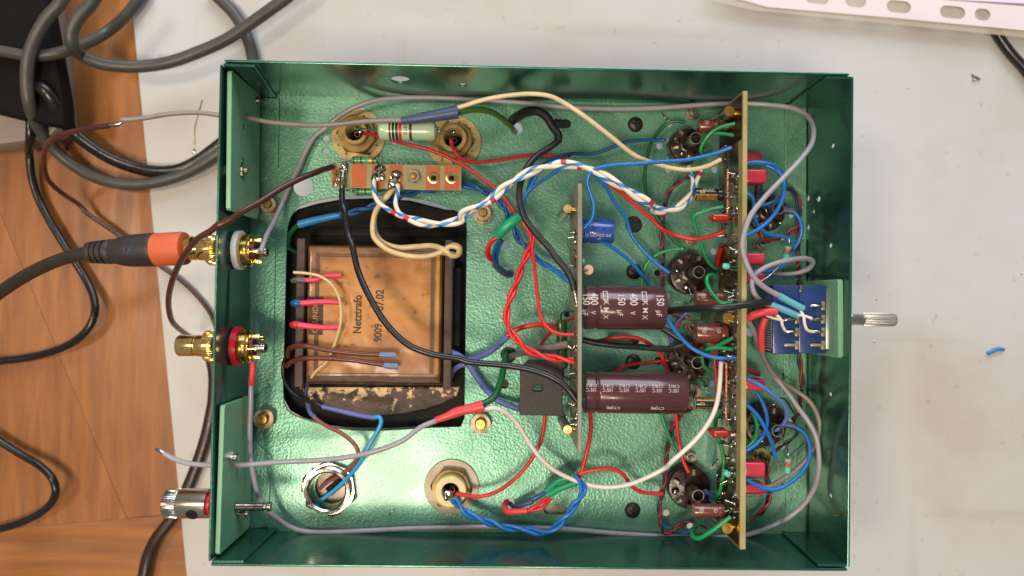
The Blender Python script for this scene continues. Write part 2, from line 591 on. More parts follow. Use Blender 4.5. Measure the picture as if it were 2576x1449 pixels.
WZ = TZ - 3.0                                              # wood surface, 3 mm lower
wood = part("wooden_tabletop", rbox((0, 0, WZ - 14), (1900, 1500, 22), 0), mat("wood_core", "#3a2414", 0.7), None)
wood["kind"] = "structure"
la, lb = np.array(xy('E', 140, 400, WZ)), np.array(xy('I', 930, 1130, WZ))      # the diagonal joint
ld = (lb - la) / np.linalg.norm(lb - la)
ln = np.array([-ld[1], ld[0]])
top = la - ld * 900
ja, jb = np.array(xy('I', 0, 1115, WZ)), np.array(xy('I', 1290, 1010, WZ))      # the lower joint
jd = (jb - ja) / np.linalg.norm(jb - ja)
cross = ja + jd * (np.cross(la - ja, ld) / np.cross(jd, ld))
far_l, far_r = ja - jd * 600, ja + jd * 1200
g = 0.30
wv, wh = wood_mat("wood_long_grain", (1, 0.10, 1)), wood_mat("wood_cross_grain", (0.10, 1, 1))
gap_n = ln * g
dn = np.array([0, g])
def plank(poly, m):
    V, F, _ = plate([tuple(q) for q in poly], [], 3.0, O=(0, 0, WZ - 1.5), bevel=0.25)
    part("plank", (V, F, None), m, wood)
plank([top - gap_n, cross - gap_n + dn, far_l + dn, (-800, 700), (top - gap_n)], wv) if np.dot(np.array([-800, 0]) - la, ln) < 0 else \
    plank([top + gap_n, cross + gap_n + dn, far_l + dn, (-800, 700)], wv)
s_ = 1 if np.dot(np.array([-800, 0]) - la, ln) < 0 else -1
plank([top + s_ * gap_n, cross + s_ * gap_n + dn, far_r + dn, (700, 700)], wv)
plank([far_l - dn, far_r - dn, (700, -700), (-800, -700)], wh)

e0, e1 = np.array(xy('A', 945, 130, TZ)), np.array(xy('I', 1325, 1449, TZ))     # edge of the white board
ed = (e1 - e0) / np.linalg.norm(e1 - e0)
V, F, _ = plate([tuple(e0 - ed * 500), (700, 650), (700, -650), tuple(e1 + ed * 500)], [], 3.0, O=(0, 0, TZ - 1.5), bevel=0.4)
wt = part("white_worktop", (V, F, None), worktop_mat(), None)
wt["kind"] = "structure"

# ------------------------------------------------------------------ chassis
def c3(t, x, y, z):
    return at(t, x, y, z)
RIM = 41.0
ch = root("amplifier_chassis", "open green hammer-painted steel chassis tray lying upside down full of wiring", "chassis", (0, 0, 0))

fTL, fTR, fBL, fBR = c3('O', 630, 239, 0), c3('O', 2028, 268, 0), c3('O', 632, 1334, 0), c3('O', 2027, 1343, 0)
HOLES = []
def hc(t, x, y, rp):
    c = at(t, x, y, 0); HOLES.append(circ(c[0], c[1], rp * mm_per(t, 0)))
def hs(t, x, y, w, h, a=0.0):
    c = at(t, x, y, 0); k = mm_per(t, 0); HOLES.append(slot(c[0], c[1], w * k, h * k, a))
for h in [('B', 856, 615, 25), ('B', 853, 702, 22), ('B', 1345, 712, 23), ('B', 695, 957, 72), ('B', 1105, 420, 26), ('B', 1340, 640, 22),
          ('C', 1767, 670, 25), ('D', 388, 508, 25), ('D', 708, 838, 25), ('D', 380, 845, 20), ('C', 1125, 735, 20), ('C', 1587, 1225, 62),
          ('C', 755, 545, 46), ('G', 668, 287, 35), ('G', 700, 475, 45), ('G', 1755, 482, 25), ('H', 703, 328, 25), ('H', 380, 645, 25),
          ('G', 1113, 777, 21), ('G', 700, 1060, 58), ('G', 670, 1268, 34), ('H', 695, 1268, 26), ('H', 312, 1105, 30),
          ('K', 703, 940, 42), ('L', 300, 835, 26), ('L', 367, 1005, 26), ('L', 697, 675, 26), ('L', 1190, 535, 26), ('L', 1252, 345, 22),
          ('D', 1205, 990, 20), ('D', 1253, 1160, 22), ('D', 1190, 1320, 20), ('L', 535, 1095, 24), ('L', 358, 665, 20),
          ('H', 960, 900, 34), ('J', 765, 690, 10)]:
    hc(*h)
hs('C', 1075, 510, 140, 68, 0.0)
hs('K', 1030, 978, 172, 74, -0.01)
hs('G', 1500, 960, 260, 50, 0.0)
cut = [at('B', x, y, 0)[:2] for x, y in [(578, 1300), (585, 1235), (605, 1170), (650, 1105), (740, 1062), (860, 1040), (1000, 1020), (1200, 1020), (1400, 1027), (1560, 1050), (1700, 1090), (1790, 1135)]]
cut += [at('C', x, y, 0)[:2] for x, y in [(380, 1175), (402, 1210), (407, 1260)]]
cut += [at('K', x, y, 0)[:2] for x, y in [(394, 0), (390, 330)]]
cut += [at('J', x, y, 0)[:2] for x, y in [(1811, 395), (1600, 402), (1400, 415), (1200, 425), (1050, 422), (930, 405), (800, 370), (700, 340), (620, 310), (580, 275), (557, 215), (552, 120)]]
CUT = [tuple(p) for p in cut]
c = at('J', 897, 820, 0); HOLES.append(circ(c[0], c[1], 7.5))
for t, x, y in (('P', 525, 545), ('P', 1820, 590), ('K', 305, 830)):
    c = at(t, x, y, 0); HOLES.append(circ(c[0], c[1], 4.2))
V, F, _ = plate([tuple(p[:2]) for p in (fTL, fTR, fBR, fBL)], HOLES + [CUT], 1.2, O=(0, 0, -0.6), bevel=0.12)
part("chassis_plate", (V, F, None), M_PLATE, ch, smooth=20)

TW = 0.9
def wall(name, ra, rb, fa, fb, holes, inward, m=M_PLATE_SHADE, thick=TW):
    """sheet between the floor edge fa-fb and the rim ra-rb; hole = (tile, x, y, width, height[, z]) with sizes in mm"""
    fa, fb = fa - [0, 0, 1.2], fb - [0, 0, 1.2]
    U = (fb - fa) / np.linalg.norm(fb - fa)
    upv = (ra + rb) / 2 - (fa + fb) / 2
    W = upv - U * np.dot(upv, U); W /= np.linalg.norm(W)
    N = np.cross(U, W)
    if np.dot(N, inward) > 0:
        sgn = -1
    else:
        sgn = 1
    L, Hh = np.linalg.norm(fb - fa), RIM + 1.2
    hl, used = [], []
    for h in holes:
        if len(h) > 5:
            p = at(h[0], h[1], h[2], h[5])
        else:                                              # where the line of sight meets this sheet
            best = None
            for z in np.linspace(0, RIM, 165):
                q = at(h[0], h[1], h[2], z)
                tt = (z - fa[2]) / Hh
                A, B = fa + (ra - fa) * tt, fb + (rb - fb) * tt
                dd = (B - A)[:2]
                dist = abs(dd[0] * (q - A)[1] - dd[1] * (q - A)[0]) / np.linalg.norm(dd)
                if best is None or dist < best[0]:
                    best = (dist, q)
            p = best[1]
        t = (p[2] - fa[2]) / Hh
        if t * Hh - h[4] / 2 < 0.8 or t * Hh + h[4] / 2 > Hh - 0.8:
            t = min(max(t, (h[4] / 2 + 0.8) / Hh), 1 - (h[4] / 2 + 0.8) / Hh)
        A, B = fa + (ra - fa) * t, fb + (rb - fb) * t
        s = np.dot(p - A, B - A) / np.dot(B - A, B - A)
        if min(s * L, L - s * L) < h[3] / 2 + 1 or any(math.hypot(s * L - o_[0], t * Hh - o_[1]) < o_[2] + max(h[3], h[4]) / 2 + 0.5 for o_ in used):
            continue
        used.append((s * L, t * Hh, max(h[3], h[4]) / 2))
        hl.append([(s * L + a * h[3] / 2, t * Hh + b * h[4] / 2) for a, b in circ(0, 0, 1, 20)])
    V, F, _ = plate([(0, 0), (L, 0), (L, Hh), (0, Hh)], hl, thick, bevel=0.28)
    s, t = V[:, :1] / L, V[:, 1:2] / Hh
    Vw = (fa * (1 - s) + fb * s) * (1 - t) + (ra * (1 - s) + rb * s) * t + N * sgn * (thick / 2 + V[:, 2:3])
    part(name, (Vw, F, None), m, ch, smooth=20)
    return (fa + ra) / 2 * 0 + fa, U, W, N
rTL, rTR = c3('O', 567, 156, RIM), c3('O', 2134, 190, RIM)
rBL, rBR = c3('O', 533, 1417, RIM), c3('O', 2129, 1430, RIM)
lT, lB = c3('O', 560, 165, RIM), c3('O', 531, 1409, RIM)
gT, gB = c3('O', 2141, 196, RIM), c3('O', 2131, 1424, RIM)
Y, X = np.array([0, 1.0, 0]), np.array([1.0, 0, 0])
wTOP = wall("side_wall", rTL, rTR, fTL + [-4, -0.08, 0], fTR + [4, 0.08, 0],
            [('B', 1383, 203, 8.6, 8.6), ('C', 375, 240, 4.0, 4.0)], -Y)
wBOT = wall("side_wall", rBL, rBR, fBL + [-4, 0, 0], fBR + [4, 0, 0],
            [('J', 890, 1240, 1.8, 1.8), ('J', 1565, 1245, 1.8, 1.8), ('K', 845, 1185, 1.8, 1.8)], Y)
wLEFT = wall("end_wall", lT, lB, fTL + [0, 0.3, 0], fBL, [('B', 150, 462, 3.2, 3.2, 22), ('J', 110, 665, 3.4, 3.4, 24), ('F', 150, 322, 10.5, 10.5, 22), ('F', 130, 1000, 10.5, 10.5, 22), ('J', 90, 957, 5.5, 5.5, 22)], X)
wRIGHT = wall("end_wall", gT, gB, fTR + [0, 0.3, 0], fBR,
              [('D', 1540, 670, 2.4, 4.1), ('D', 1440, 1045, 3.0, 4.6), ('D', 1405, 1135, 2.2, 3.4), ('D', 1525, 1375, 2.4, 4.1), ('D', 1475, 310, 2.4, 4.0),
               ('H', 1523, 1340, 2.4, 4.1), ('L', 1525, 880, 2.4, 4.1), ('D', 1352, 1045, 3, 4), ('D', 1352, 1250, 3, 4),
               ('L', 1345, 490, 3, 4), ('N', 500, 450, 7.5, 7.5, 18)], -X)
# paint worn through along the rims
M_WORN = mat("worn_rim_paint", "#7f9a8c", 0.38, 0.5, c2="#3c6656", vs=120, vlo=0.40, vhi=0.66, rvar=0.1)
for p, q, m_ in ((lT, lB, M_WORN), (gT, gB, M_WORN), (rTL, rTR, M_WORN), (rBL, rBR, M_WORN)):
    d = (q - p) / np.linalg.norm(q - p)
    cen_ = (p + q) / 2
    out_ = np.array([d[1], -d[0], 0])
    if np.dot(out_, cen_) < 0: out_ = -out_
    cc = cen_ + out_ * 0.6
    part("worn_rim", rbox((cc[0], cc[1], RIM + 0.02), (np.linalg.norm(q - p) - 1.0, 0.85, 0.22), 0.08, (0, 0, math.atan2(d[1], d[0]))), m_, ch)
# returns of the end walls lapped over the long walls
def lap(wl, p_rim, p_floor, width, sgn):
    O, U, W, N = wl
    a = np.dot(p_floor - O, U); b = np.dot(p_rim - O, U); h = np.dot(p_rim - O, W)
    inward = -N if np.dot(N, np.array([0, 0, 0]) - O) < 0 else N
    out = [(a, 0.4), (a + sgn * width, 0.4), (b + sgn * width, h - 0.6), (b, h - 0.6)]
    V, F, _ = plate(out, [], 1.1, O=O + inward * 0.75, U=U, W=W, bevel=0.15)
    part("corner_flange", (V, F, None), M_PLATE_SHADE, ch, smooth=20)
lap(wTOP, lT + [0.2, 0, 0], fTL - [0.5, 0, 0], 12, 1); lap(wTOP, gT + [0.2, 0, 0], fTR + [0.6, 0, 0], 10, -1)
lap(wBOT, lB + [0.2, 0, 0], fBL - [0.5, 0, 0], 12, 1); lap(wBOT, gB + [0.2, 0, 0], fBR + [0.6, 0, 0], 11.5, -1)
# foot flanges of the end walls lying on the plate
def foot(poly):
    V, F, _ = plate([tuple(p[:2]) for p in poly], [], 1.0, O=(0, 0, 0.56), bevel=0.12)
    part("foot_flange", (V, F, None), M_PLATE, ch, smooth=20)
xl, xr = fTL[0] + 0.4, fTR[0] - 0.4
def ft(t, x, y):
    return at(t, x, y, 1.0)
a = ft('B', 524, 335); b_ = ft('B', 516, 825); c_ = ft('B', 396, 922)
foot([(xl, a[1]), a, b_, c_, (xl, c_[1] - 1)])
a0, a1, b_, c_ = ft('F', 360, 185), ft('F', 497, 255), ft('F', 482, 1243), ft('F', 352, 1345)
foot([(xl, a0[1]), a0, a1, b_, c_, (xl, c_[1])])
a0, a1, b_, c_, d_ = ft('J', 358, 495), ft('J', 440, 583), ft('J', 466, 597), ft('J', 447, 1095), ft('J', 345, 1108)
foot([(xl, a0[1]), a0, a1, b_, c_, d_, (xl, d_[1])])
a, b_, c_ = ft('D', 1210, 400), ft('D', 1208, 900), ft('D', 1350, 1012)
foot([(xr, a[1]), (xr, c_[1]), c_, b_, a])
a0, a, b_, c_ = ft('H', 1345, 250), ft('H', 1203, 375), ft('H', 1203, 1265), ft('H', 1345, 1370)
foot([(xr, a0[1]), (xr, c_[1]), c_, b_, a, a0])
a0, a, b_ = ft('L', 1345, 512), ft('L', 1225, 618), ft('L', 1215, 1135)
foot([(xr, a0[1]), (xr, b_[1]), b_, a, a0])

# dark parts fitted from the other side that close some of the openings
for t, x, y, r in (('C', 1587, 1225, 8.5), ('G', 700, 1060, 8.0), ('G', 1113, 777, 3.6), ('G', 670, 1268, 5.0), ('C', 1125, 735, 3.4), ('G', 1755, 482, 4.0), ('H', 312, 1105, 4.4)):
    c = at(t, x, y, -3)
    part("rear_cover", lathe([(r, -2), (r, 0), (0, 0)], (c[0], c[1], -2.2), seg=24), M_BLACKPL, ch)
for t, x, y, w, h in (('C', 1075, 510, 14, 7.5), ('K', 1030, 978, 16, 8), ('G', 1500, 960, 22, 6)):
    c = at(t, x, y, -3)
    part("rear_cover", rbox((c[0], c[1], -3.4), (w, h, 2), 0.3), M_BLACKPL if t != 'K' else M_RUSTY, ch)
# screws and nuts of the chassis
def phillips(t, x, y):
    c = at(t, x, y, 0.6)
    p = [(0.0, 1.9), (1.6, 1.8), (3.0, 1.2), (3.5, 0.5), (3.5, 0.0)]
    s = part("screw_head", lathe(p, (c[0], c[1], 0.05), seg=32), M_BLACKSCR, ch)
    an = random.uniform(-0.25, 0.25)
    part("cross_recess", join(rbox((c[0], c[1], 1.90), (3.6, 1.0, 0.3), 0.1, (0, 0, an)), rbox((c[0], c[1], 1.92), (1.0, 3.6, 0.3), 0.1, (0, 0, an))), M_BLACKIN, s)
for t, x, y in (('C', 1598, 517), ('G', 1588, 472), ('G', 1583, 1110), ('K', 1578, 985)):
    phillips(t, x, y)
def bolt(t, x, y, rad, z=0.05, m=M_RUSTY, washer=True, boltm=M_BRASS, h=4.0, br=0.52):
    c = at(t, x, y, 2.0)
    o = np.array([c[0], c[1], z])
    n = part("nut", hexnut(rad, rad * br, h, o + [0, 0, 0.8 if washer else 0.0], rot=random.uniform(0, 1)), m, ch)
    if washer:
        part("washer", ring(rad * 0.6, rad * 1.22, 0, 0.8, o), M_RUSTY, n)
    part("bolt_end", lathe([(rad * br, -1), (rad * br, h + 1.6), (rad * br * 0.8, h + 2.3), (0, h + 2.35)], o, seg=20), boltm, n)
bolt('B', 460, 1090, 3.9); bolt('C', 520, 1150, 3.9); bolt('J', 425, 330, 5.0, washer=False); bolt('K', 503, 365, 5.0, washer=False)
for t, x, y in (('D', 560, 435), ('D', 550, 1330), ('H', 548, 865), ('L', 540, 610), ('D', 1037, 1370)):
    bolt(t, x, y, 2.5, m=M_ZINC, washer=True, boltm=M_STEEL, h=1.8, br=0.55)
def nutx(t, x, y, z, rad=2.4, h=2.2):
    c = at(t, x, y, z)
    n = part("nut", hexnut(rad, 1.3, h, c, axis=(1, 0, 0), rot=0.3), M_STEEL, ch)
    part("bolt_end", lathe([(1.25, -6), (1.25, h + 0.9), (1.0, h + 1.3), (0, h + 1.35)], c, axis=(1, 0, 0), seg=16), M_ZINC, n)
nutx('B', 232, 845, 25, 3.5, 3.0); nutx('B', 335, 350, 8, 2.6); nutx('J', 170, 610, 30, 2.6); nutx('J', 255, 1002, 18, 2.4)

# glass-fibre stiffener plates inside the end walls
def g10(label, tz, x_tile, ytop, ybot, zt, zb, chamf, holes=(), thick=1.9, side=1):
    """upright sheet: tile coordinates of its upper edge, height from zb to zt"""
    a, b = at(tz, x_tile[0], ytop, zt), at(tz, x_tile[1], ybot, zt)
    U = (b - a) / np.linalg.norm(b - a); L = np.linalg.norm(b - a); W = np.array([0, 0, 1.0])
    hl = [circ(q[0] * L, -q[1] * (zt - zb), q[2], 20) for q in holes]
    ck, cl = chamf
    out = [(0.7, 0), (L - 0.7, 0), (L, -0.7), (L, -(zt - zb) + cl), (L - cl, -(zt - zb)), (ck, -(zt - zb)), (0, -(zt - zb) + ck), (0, -0.7)]
    V, F, _ = plate(out, hl, thick, O=(a + b) / 2 - U * L / 2 + np.array([side * thick / 2, 0, 0]), U=U, W=W, bevel=0.2)
    return thing("glass_fibre_plate", label, "insulating plate", (V, F, None), M_G10, "green glass-fibre plates in the chassis", smooth=20)
g10("green translucent plate upright at the left wall above the white-ringed socket", 'B', (158, 150), 138, 1120, 38, 4, (0.8, 3.0), [(0.34, 0.42, 1.7), (0.60, 0.42, 1.5)])
g10("green translucent plate upright at the left wall behind the threaded binding post rod", 'J', (108, 72), 245, 1295, 38, 4, (5.0, 1.0), [(0.40, 0.48, 1.8)])
g10("green translucent plate upright behind the blue volume control", 'H', (1580, 1585), 530, 1080, 36, 3, (1.0, 1.0), [(0.5, 0.45, 3.4)], thick=2.1)
# ------------------------------------------------------------------ mains transformer in the cut-out
TT = 'F'
tr = root("mains_transformer", "old mains transformer with amber paper-wrapped coil sunk in the large cut-out", "transformer", at('F', 1190, 780, -40))
M_LAM = mat("black_laminations", "#0a0908", 0.6, 0.0, c2="#120f0c", vs=60, vlo=0.4, vhi=0.75, bump=0.15, bs=300, spec=0.22)
zl = -9.0
fr = [at('F', x, y, zl)[:2] for x, y in [(575, 215), (590, 110), (660, 40), (800, 0)]]
fr += [at('B', x, y, zl)[:2] for x, y in [(960, 1058), (1200, 1050), (1450, 1066), (1700, 1130)]]
fr += [at('G', x, y, zl)[:2] for x, y in [(360, 50), (400, 130), (392, 900), (388, 1330)]]
fr += [at('J', x, y, zl)[:2] for x, y in [(1811, 385), (1500, 380), (1320, 392), (1000, 388), (880, 372), (700, 320), (610, 270), (572, 200), (560, 60)]]
V, F, _ = plate([tuple(p) for p in fr], [], 34.0, O=(0, 0, zl - 17), bevel=0.8)
part("lamination_stack", (V, F, None), M_LAM, tr)
def slab(t, x0, y0, x1, y1, zt, zb, b=0.4):
    a, c = at(t, x0, y0, zt), at(t, x1, y1, zt)
    return rbox(((a[0] + c[0]) / 2, (a[1] + c[1]) / 2, (zt + zb) / 2), (abs(c[0] - a[0]), abs(c[1] - a[1]), zt - zb), b)
M_RUST = mat("rusty_yoke", "#4a3020", 0.45, 0.1, c2="#1c130d", vs=70, bump=0.3, bs=300)
def flakes(m):
    nt = m.node_tree; b = nt.nodes["Principled BSDF"]; tc = nt.nodes["Texture Coordinate"]
    base = b.inputs["Base Color"].links[0].from_socket
    n = nt.nodes.new("ShaderNodeTexNoise"); n.inputs["Scale"].default_value = 230; n.inputs["Detail"].default_value = 8; n.inputs["Roughness"].default_value = 0.65
    nt.links.new(tc.outputs["Object"], n.inputs["Vector"])
    r = nt.nodes.new("ShaderNodeValToRGB"); r.color_ramp.elements[0].position = 0.55; r.color_ramp.elements[1].position = 0.575
    sg = nt.nodes.new("ShaderNodeSeparateXYZ"); nt.links.new(tc.outputs["Generated"], sg.inputs[0])
    n5 = nt.nodes.new("ShaderNodeTexNoise"); n5.inputs["Scale"].default_value = 45
    nt.links.new(tc.outputs["Object"], n5.inputs["Vector"])
    m5 = nt.nodes.new("ShaderNodeMath"); m5.operation = 'MULTIPLY_ADD'; m5.inputs[1].default_value = 0.26; m5.inputs[2].default_value = -0.17
    nt.links.new(sg.outputs[1], m5.inputs[0])                # the crust sits along the coil side of the bell
    m6 = nt.nodes.new("ShaderNodeMath"); m6.operation = 'MULTIPLY_ADD'; m6.inputs[1].default_value = 0.35
    nt.links.new(n5.outputs[0], m6.inputs[0]); nt.links.new(m5.outputs[0], m6.inputs[2])
    m7 = nt.nodes.new("ShaderNodeMath"); m7.operation = 'MULTIPLY_ADD'; m7.inputs[1].default_value = 0.85
    nt.links.new(n.outputs[0], m7.inputs[0]); nt.links.new(m6.outputs[0], m7.inputs[2])
    nt.links.new(m7.outputs[0], r.inputs[0])
    r.color_ramp.elements[0].position = 0.63; r.color_ramp.elements[1].position = 0.66
    mx = nt.nodes.new("ShaderNodeMix"); mx.data_type = 'RGBA'
    nt.links.new(r.outputs[0], mx.inputs[0]); nt.links.new(base, mx.inputs[6]); mx.inputs[7].default_value = (*lin("#cdb488"), 1)
    nt.links.new(mx.outputs[2], b.inputs["Base Color"])
flakes(M_RUST)
bell = [tuple(at('F', x, y, -7.6)[:2]) for x, y in [(690, 1302), (1785, 1302), (1770, 1345), (1690, 1395), (1560, 1440), (1380, 1475), (1180, 1490), (1000, 1475), (860, 1435), (760, 1380), (705, 1335)]]
V, F, _ = plate(bell, [], 3.0, O=(0, 0, -8.6), bevel=0.9)
part("bell_end", (V, F, None), M_RUST, tr)
M_YK = mat("brown_black_yoke", "#1a1511", 0.4, 0.2, c2="#2e2318", vs=70)
part("yoke", slab('F', 640, 150, 1790, 235, -8.3, -12, 0.4), M_LAM, tr)
M_BOB = mat("bobbin_board", "#3a2c26", 0.6, c2="#52403a", vs=120, bump=0.2)
part("bobbin_flange", slab('F', 652, 238, 690, 1290, 9.0, -10, 0.4), M_BOB, tr)
part("bobbin_flange", slab('F', 1700, 250, 1740, 1300, 9.5, -10, 0.4), M_BOB, tr)
part("bobbin_flange", slab('F', 1752, 445, 1800, 1150, 1.0, -10, 0.4), M_LAM, tr)
# coil with sagging, slightly crushed paper wrap
M_PAPER = mat("amber_oiled_paper", "#b87d3a", 0.36, c2="#a46c32", vs=45, vlo=0.35, vhi=0.7, bump=0.22, bs=90, rvar=0.1, coat=0.22)
def stains(m):
    nt = m.node_tree; b = nt.nodes["Principled BSDF"]; tc = nt.nodes["Texture Coordinate"]
    prev = b.inputs["Base Color"].links[0].from_socket
    for sc_, lo, hi, c, amt in ((28, 0.50, 0.68, "#7a4528", 0.85), (260, 0.60, 0.70, "#3a2218", 0.65), (36, 0.6, 0.75, "#d09048", 0.4)):
        n = nt.nodes.new("ShaderNodeTexNoise"); n.inputs["Scale"].default_value = sc_; n.inputs["Detail"].default_value = 8
        nt.links.new(tc.outputs["Object"], n.inputs["Vector"])
        r = nt.nodes.new("ShaderNodeMapRange"); r.inputs[1].default_value = lo; r.inputs[2].default_value = hi; r.inputs[4].default_value = amt
        nt.links.new(n.outputs[0], r.inputs[0])
        mx = nt.nodes.new("ShaderNodeMix"); mx.data_type = 'RGBA'
        nt.links.new(r.outputs[0], mx.inputs[0]); nt.links.new(prev, mx.inputs[6]); mx.inputs[7].default_value = (*lin(c), 1)
        prev = mx.outputs[2]
    gx = nt.nodes.new("ShaderNodeSeparateXYZ"); nt.links.new(tc.outputs["Generated"], gx.inputs[0])
    n = nt.nodes.new("ShaderNodeTexNoise"); n.inputs["Scale"].default_value = 70; n.inputs["Detail"].default_value = 6
    nt.links.new(tc.outputs["Object"], n.inputs["Vector"])
    def mth(op, a, c):
        q = nt.nodes.new("ShaderNodeMath"); q.operation = op
        for i, v in enumerate((a, c)):
            if isinstance(v, (int, float)): q.inputs[i].default_value = v
            else: nt.links.new(v, q.inputs[i])
        return q.outputs[0]
    dx = mth('SUBTRACT', 0.5, mth('ABSOLUTE', mth('SUBTRACT', gx.outputs[0], 0.5), 0))
    dy = mth('SUBTRACT', 0.5, mth('ABSOLUTE', mth('SUBTRACT', gx.outputs[1], 0.5), 0))
    e = mth('ADD', mth('MINIMUM', dx, dy), mth('MULTIPLY', mth('SUBTRACT', n.outputs[0], 0.5), 0.22))
    r = nt.nodes.new("ShaderNodeMapRange"); r.inputs[1].default_value = 0.02; r.inputs[2].default_value = 0.15; r.inputs[3].default_value = 0.85; r.inputs[4].default_value = 0.0
    nt.links.new(e, r.inputs[0])
    mx = nt.nodes.new("ShaderNodeMix"); mx.data_type = 'RGBA'      # oil-soaked, scorched borders of the old paper
    nt.links.new(r.outputs[0], mx.inputs[0]); nt.links.new(prev, mx.inputs[6]); mx.inputs[7].default_value = (*lin("#54301d"), 1)
    nt.links.new(mx.outputs[2], b.inputs["Base Color"])
stains(M_PAPER)
a, c = at('F', 700, 262, 8), at('F', 1692, 1300, 8)
nx, ny = 80, 80
gx, gy = np.meshgrid(np.linspace(0, 1, nx), np.linspace(0, 1, ny))
edge = np.minimum(np.minimum(gx, 1 - gx) * 60, np.minimum(gy, 1 - gy) * 58)
from mathutils import noise as mnoise
hgt = 8.2 - 14 * np.clip(1 - edge / 2.6, 0, 1) ** 2.2
for i in range(ny):
    for j in range(nx):
        q = Vector((gx[i, j] * 4, gy[i, j] * 4, 0.3))
        hgt[i, j] += 0.45 * mnoise.noise(q) + 0.22 * mnoise.noise(q * 3.1)
        if edge[i, j] < 0.01: hgt[i, j] = -8
GV = np.stack([a[0] + (c[0] - a[0]) * gx, a[1] + (c[1] - a[1]) * gy, hgt], 2).reshape(-1, 3)
GF = [(i * nx + j, i * nx + j + 1, (i + 1) * nx + j + 1, (i + 1) * nx + j) for i in range(ny - 1) for j in range(nx - 1)]
coil = part("coil_wrap", (GV, GF, None), M_PAPER, tr, label="amber oiled paper wrap with printed type", smooth=80)
def coil_h(p):
    j = np.clip((p[0] - a[0]) / (c[0] - a[0]) * (nx - 1), 0, nx - 1.001); i = np.clip((p[1] - a[1]) / (c[1] - a[1]) * (ny - 1), 0, ny - 1.001)
    i0, j0 = int(i), int(j); u, v = i - i0, j - j0
    return (hgt[i0, j0] * (1 - u) * (1 - v) + hgt[i0 + 1, j0] * u * (1 - v) + hgt[i0, j0 + 1] * (1 - u) * v + hgt[i0 + 1, j0 + 1] * u * v)
def drape(g, lift=0.12):
    V, F = subdiv((np.asarray(g[0]), g[1]), 1.2)
    V = np.array([[p[0], p[1], coil_h(p) + lift + (p[2] if abs(p[2]) < 0.05 else 0)] for p in V])
    return V, F, None
def ink_text(txt, size, t, x, y, m, lift, bold=0.0, sx=1.0):
    V, F = text_flat(txt, size, 0, bold, sx)
    o = at(t, x, y, 8.2)
    W = np.stack([o[0] - V[:, 1], o[1] + V[:, 0], V[:, 2] * 0], 1)       # reads upwards in the picture
    return part("printed_lettering", drape((W, F, None), lift), m, coil)
ink_text("Netztrafo", 5.0, 'F', 1083, 775, M_BLACKINK, 0.12, 0.13, 0.86)
ink_text("9009", 4.9, 'F', 1228, 905, M_BLACKINK, 0.12, 0.11, 0.82)
ink_text("-", 4.9, 'F', 1228, 810, M_BLACKINK, 0.12, 0.05)
ink_text("07.02", 4.9, 'F', 1240, 675, M_BLACKINK, 0.12, 0.11, 0.86)
def flat_rect(t, x0, y0, x1, y1):
    p, q = at(t, x0, y0, 8.2), at(t, x1, y1, 8.2)
    n1, n2 = max(2, int(abs(q[0] - p[0]))), max(2, int(abs(q[1] - p[1])))
    V, F = [], []
    for i in range(n2 + 1):
        for j in range(n1 + 1):
            V.append((p[0] + (q[0] - p[0]) * j / n1, p[1] + (q[1] - p[1]) * i / n2, 0))
    for i in range(n2):
        for j in range(n1):
            F.append((i * (n1 + 1) + j, i * (n1 + 1) + j + 1, (i + 1) * (n1 + 1) + j + 1, (i + 1) * (n1 + 1) + j))
    return np.array(V), F, None
lines = []
for x0, y0, x1, y1 in ((784, 355, 787, 1195), (797, 355, 800, 1195), (783, 353, 1620, 356), (800, 367, 1620, 369), (1614, 355, 1617, 1195), (1601, 366, 1603, 1190), (800, 1193, 1612, 1196)):
    lines.append(flat_rect('F', x0, y0, x1, y1))
part("printed_border", drape(join(*lines), 0.10), mat("faded_ink", "#5d4226", 0.6), coil)
M_TAPE = mat("scorched_tape", "#452919", 0.42, c2="#33200f", vs=55, stretch=(0.3, 1, 1), bump=0.35, bs=120, spec=0.3)
part("lower_tape", drape(flat_rect('F', 725, 1208, 1665, 1282), 0.22), M_TAPE, coil)
part("upper_fold", drape(flat_rect('F', 735, 290, 1660, 345), 0.2), mat("folded_paper", "#8d6847", 0.4, c2="#6d4a33", vs=45, bump=0.3, bs=110), coil)
part("right_tape", drape(flat_rect('F', 1640, 350, 1672, 1200), 0.2), mat("amber_tape", "#c59a55", 0.2, c2="#8a5a30", vs=60, stretch=(1, .4, 1), coat=0.4), coil)
part("printed_block", drape(flat_rect('F', 738, 650, 834, 920), 0.15), M_BLACKINK, coil)
ink_text("GRUNDIG", 3.3, 'F', 784, 785, mat("amber_print", "#b07a34", 0.5), 0.24, 0.03)

# ------------------------------------------------------------------ terminal strip
ts_z = 13.0
tsr = root("terminal_strip", "pale tag strip with copper pads and brass eyelets, wires soldered on top", "terminal strip", at('P', 1030, 1070, 0))
k = mm_per('P', ts_z)
def pbox(t, x0, y0, x1, y1, zt, zb, b=0.15, rot=0.0):
    p, q = at(t, x0, y0, zt), at(t, x1, y1, zt)
    return rbox(((p[0] + q[0]) / 2, (p[1] + q[1]) / 2, (zt + zb) / 2), (abs(q[0] - p[0]), abs(q[1] - p[1]), zt - zb), b, (0, 0, rot))
EY = [(285, 1045), (1025, 1065), (1532, 1085), (1775, 1085)]
o = at('P', 0, 0, ts_z)
out = [tuple(at('P', x, y, ts_z)[:2]) for x, y in [(150, 890), (1880, 925), (1900, 945), (1900, 1250), (1400, 1245), (160, 1205)]]
hl = [circ(*at('P', x, y, ts_z)[:2], 42 * k) for x, y in EY]
V, F, _ = plate(out, hl, 1.6, O=(0, 0, ts_z - 0.8), bevel=0.12)
part("board", (V, F, None), mat("pale_strip_board", "#9a9468", 0.4, c2="#8a845c", vs=60, bump=0.05), tsr)
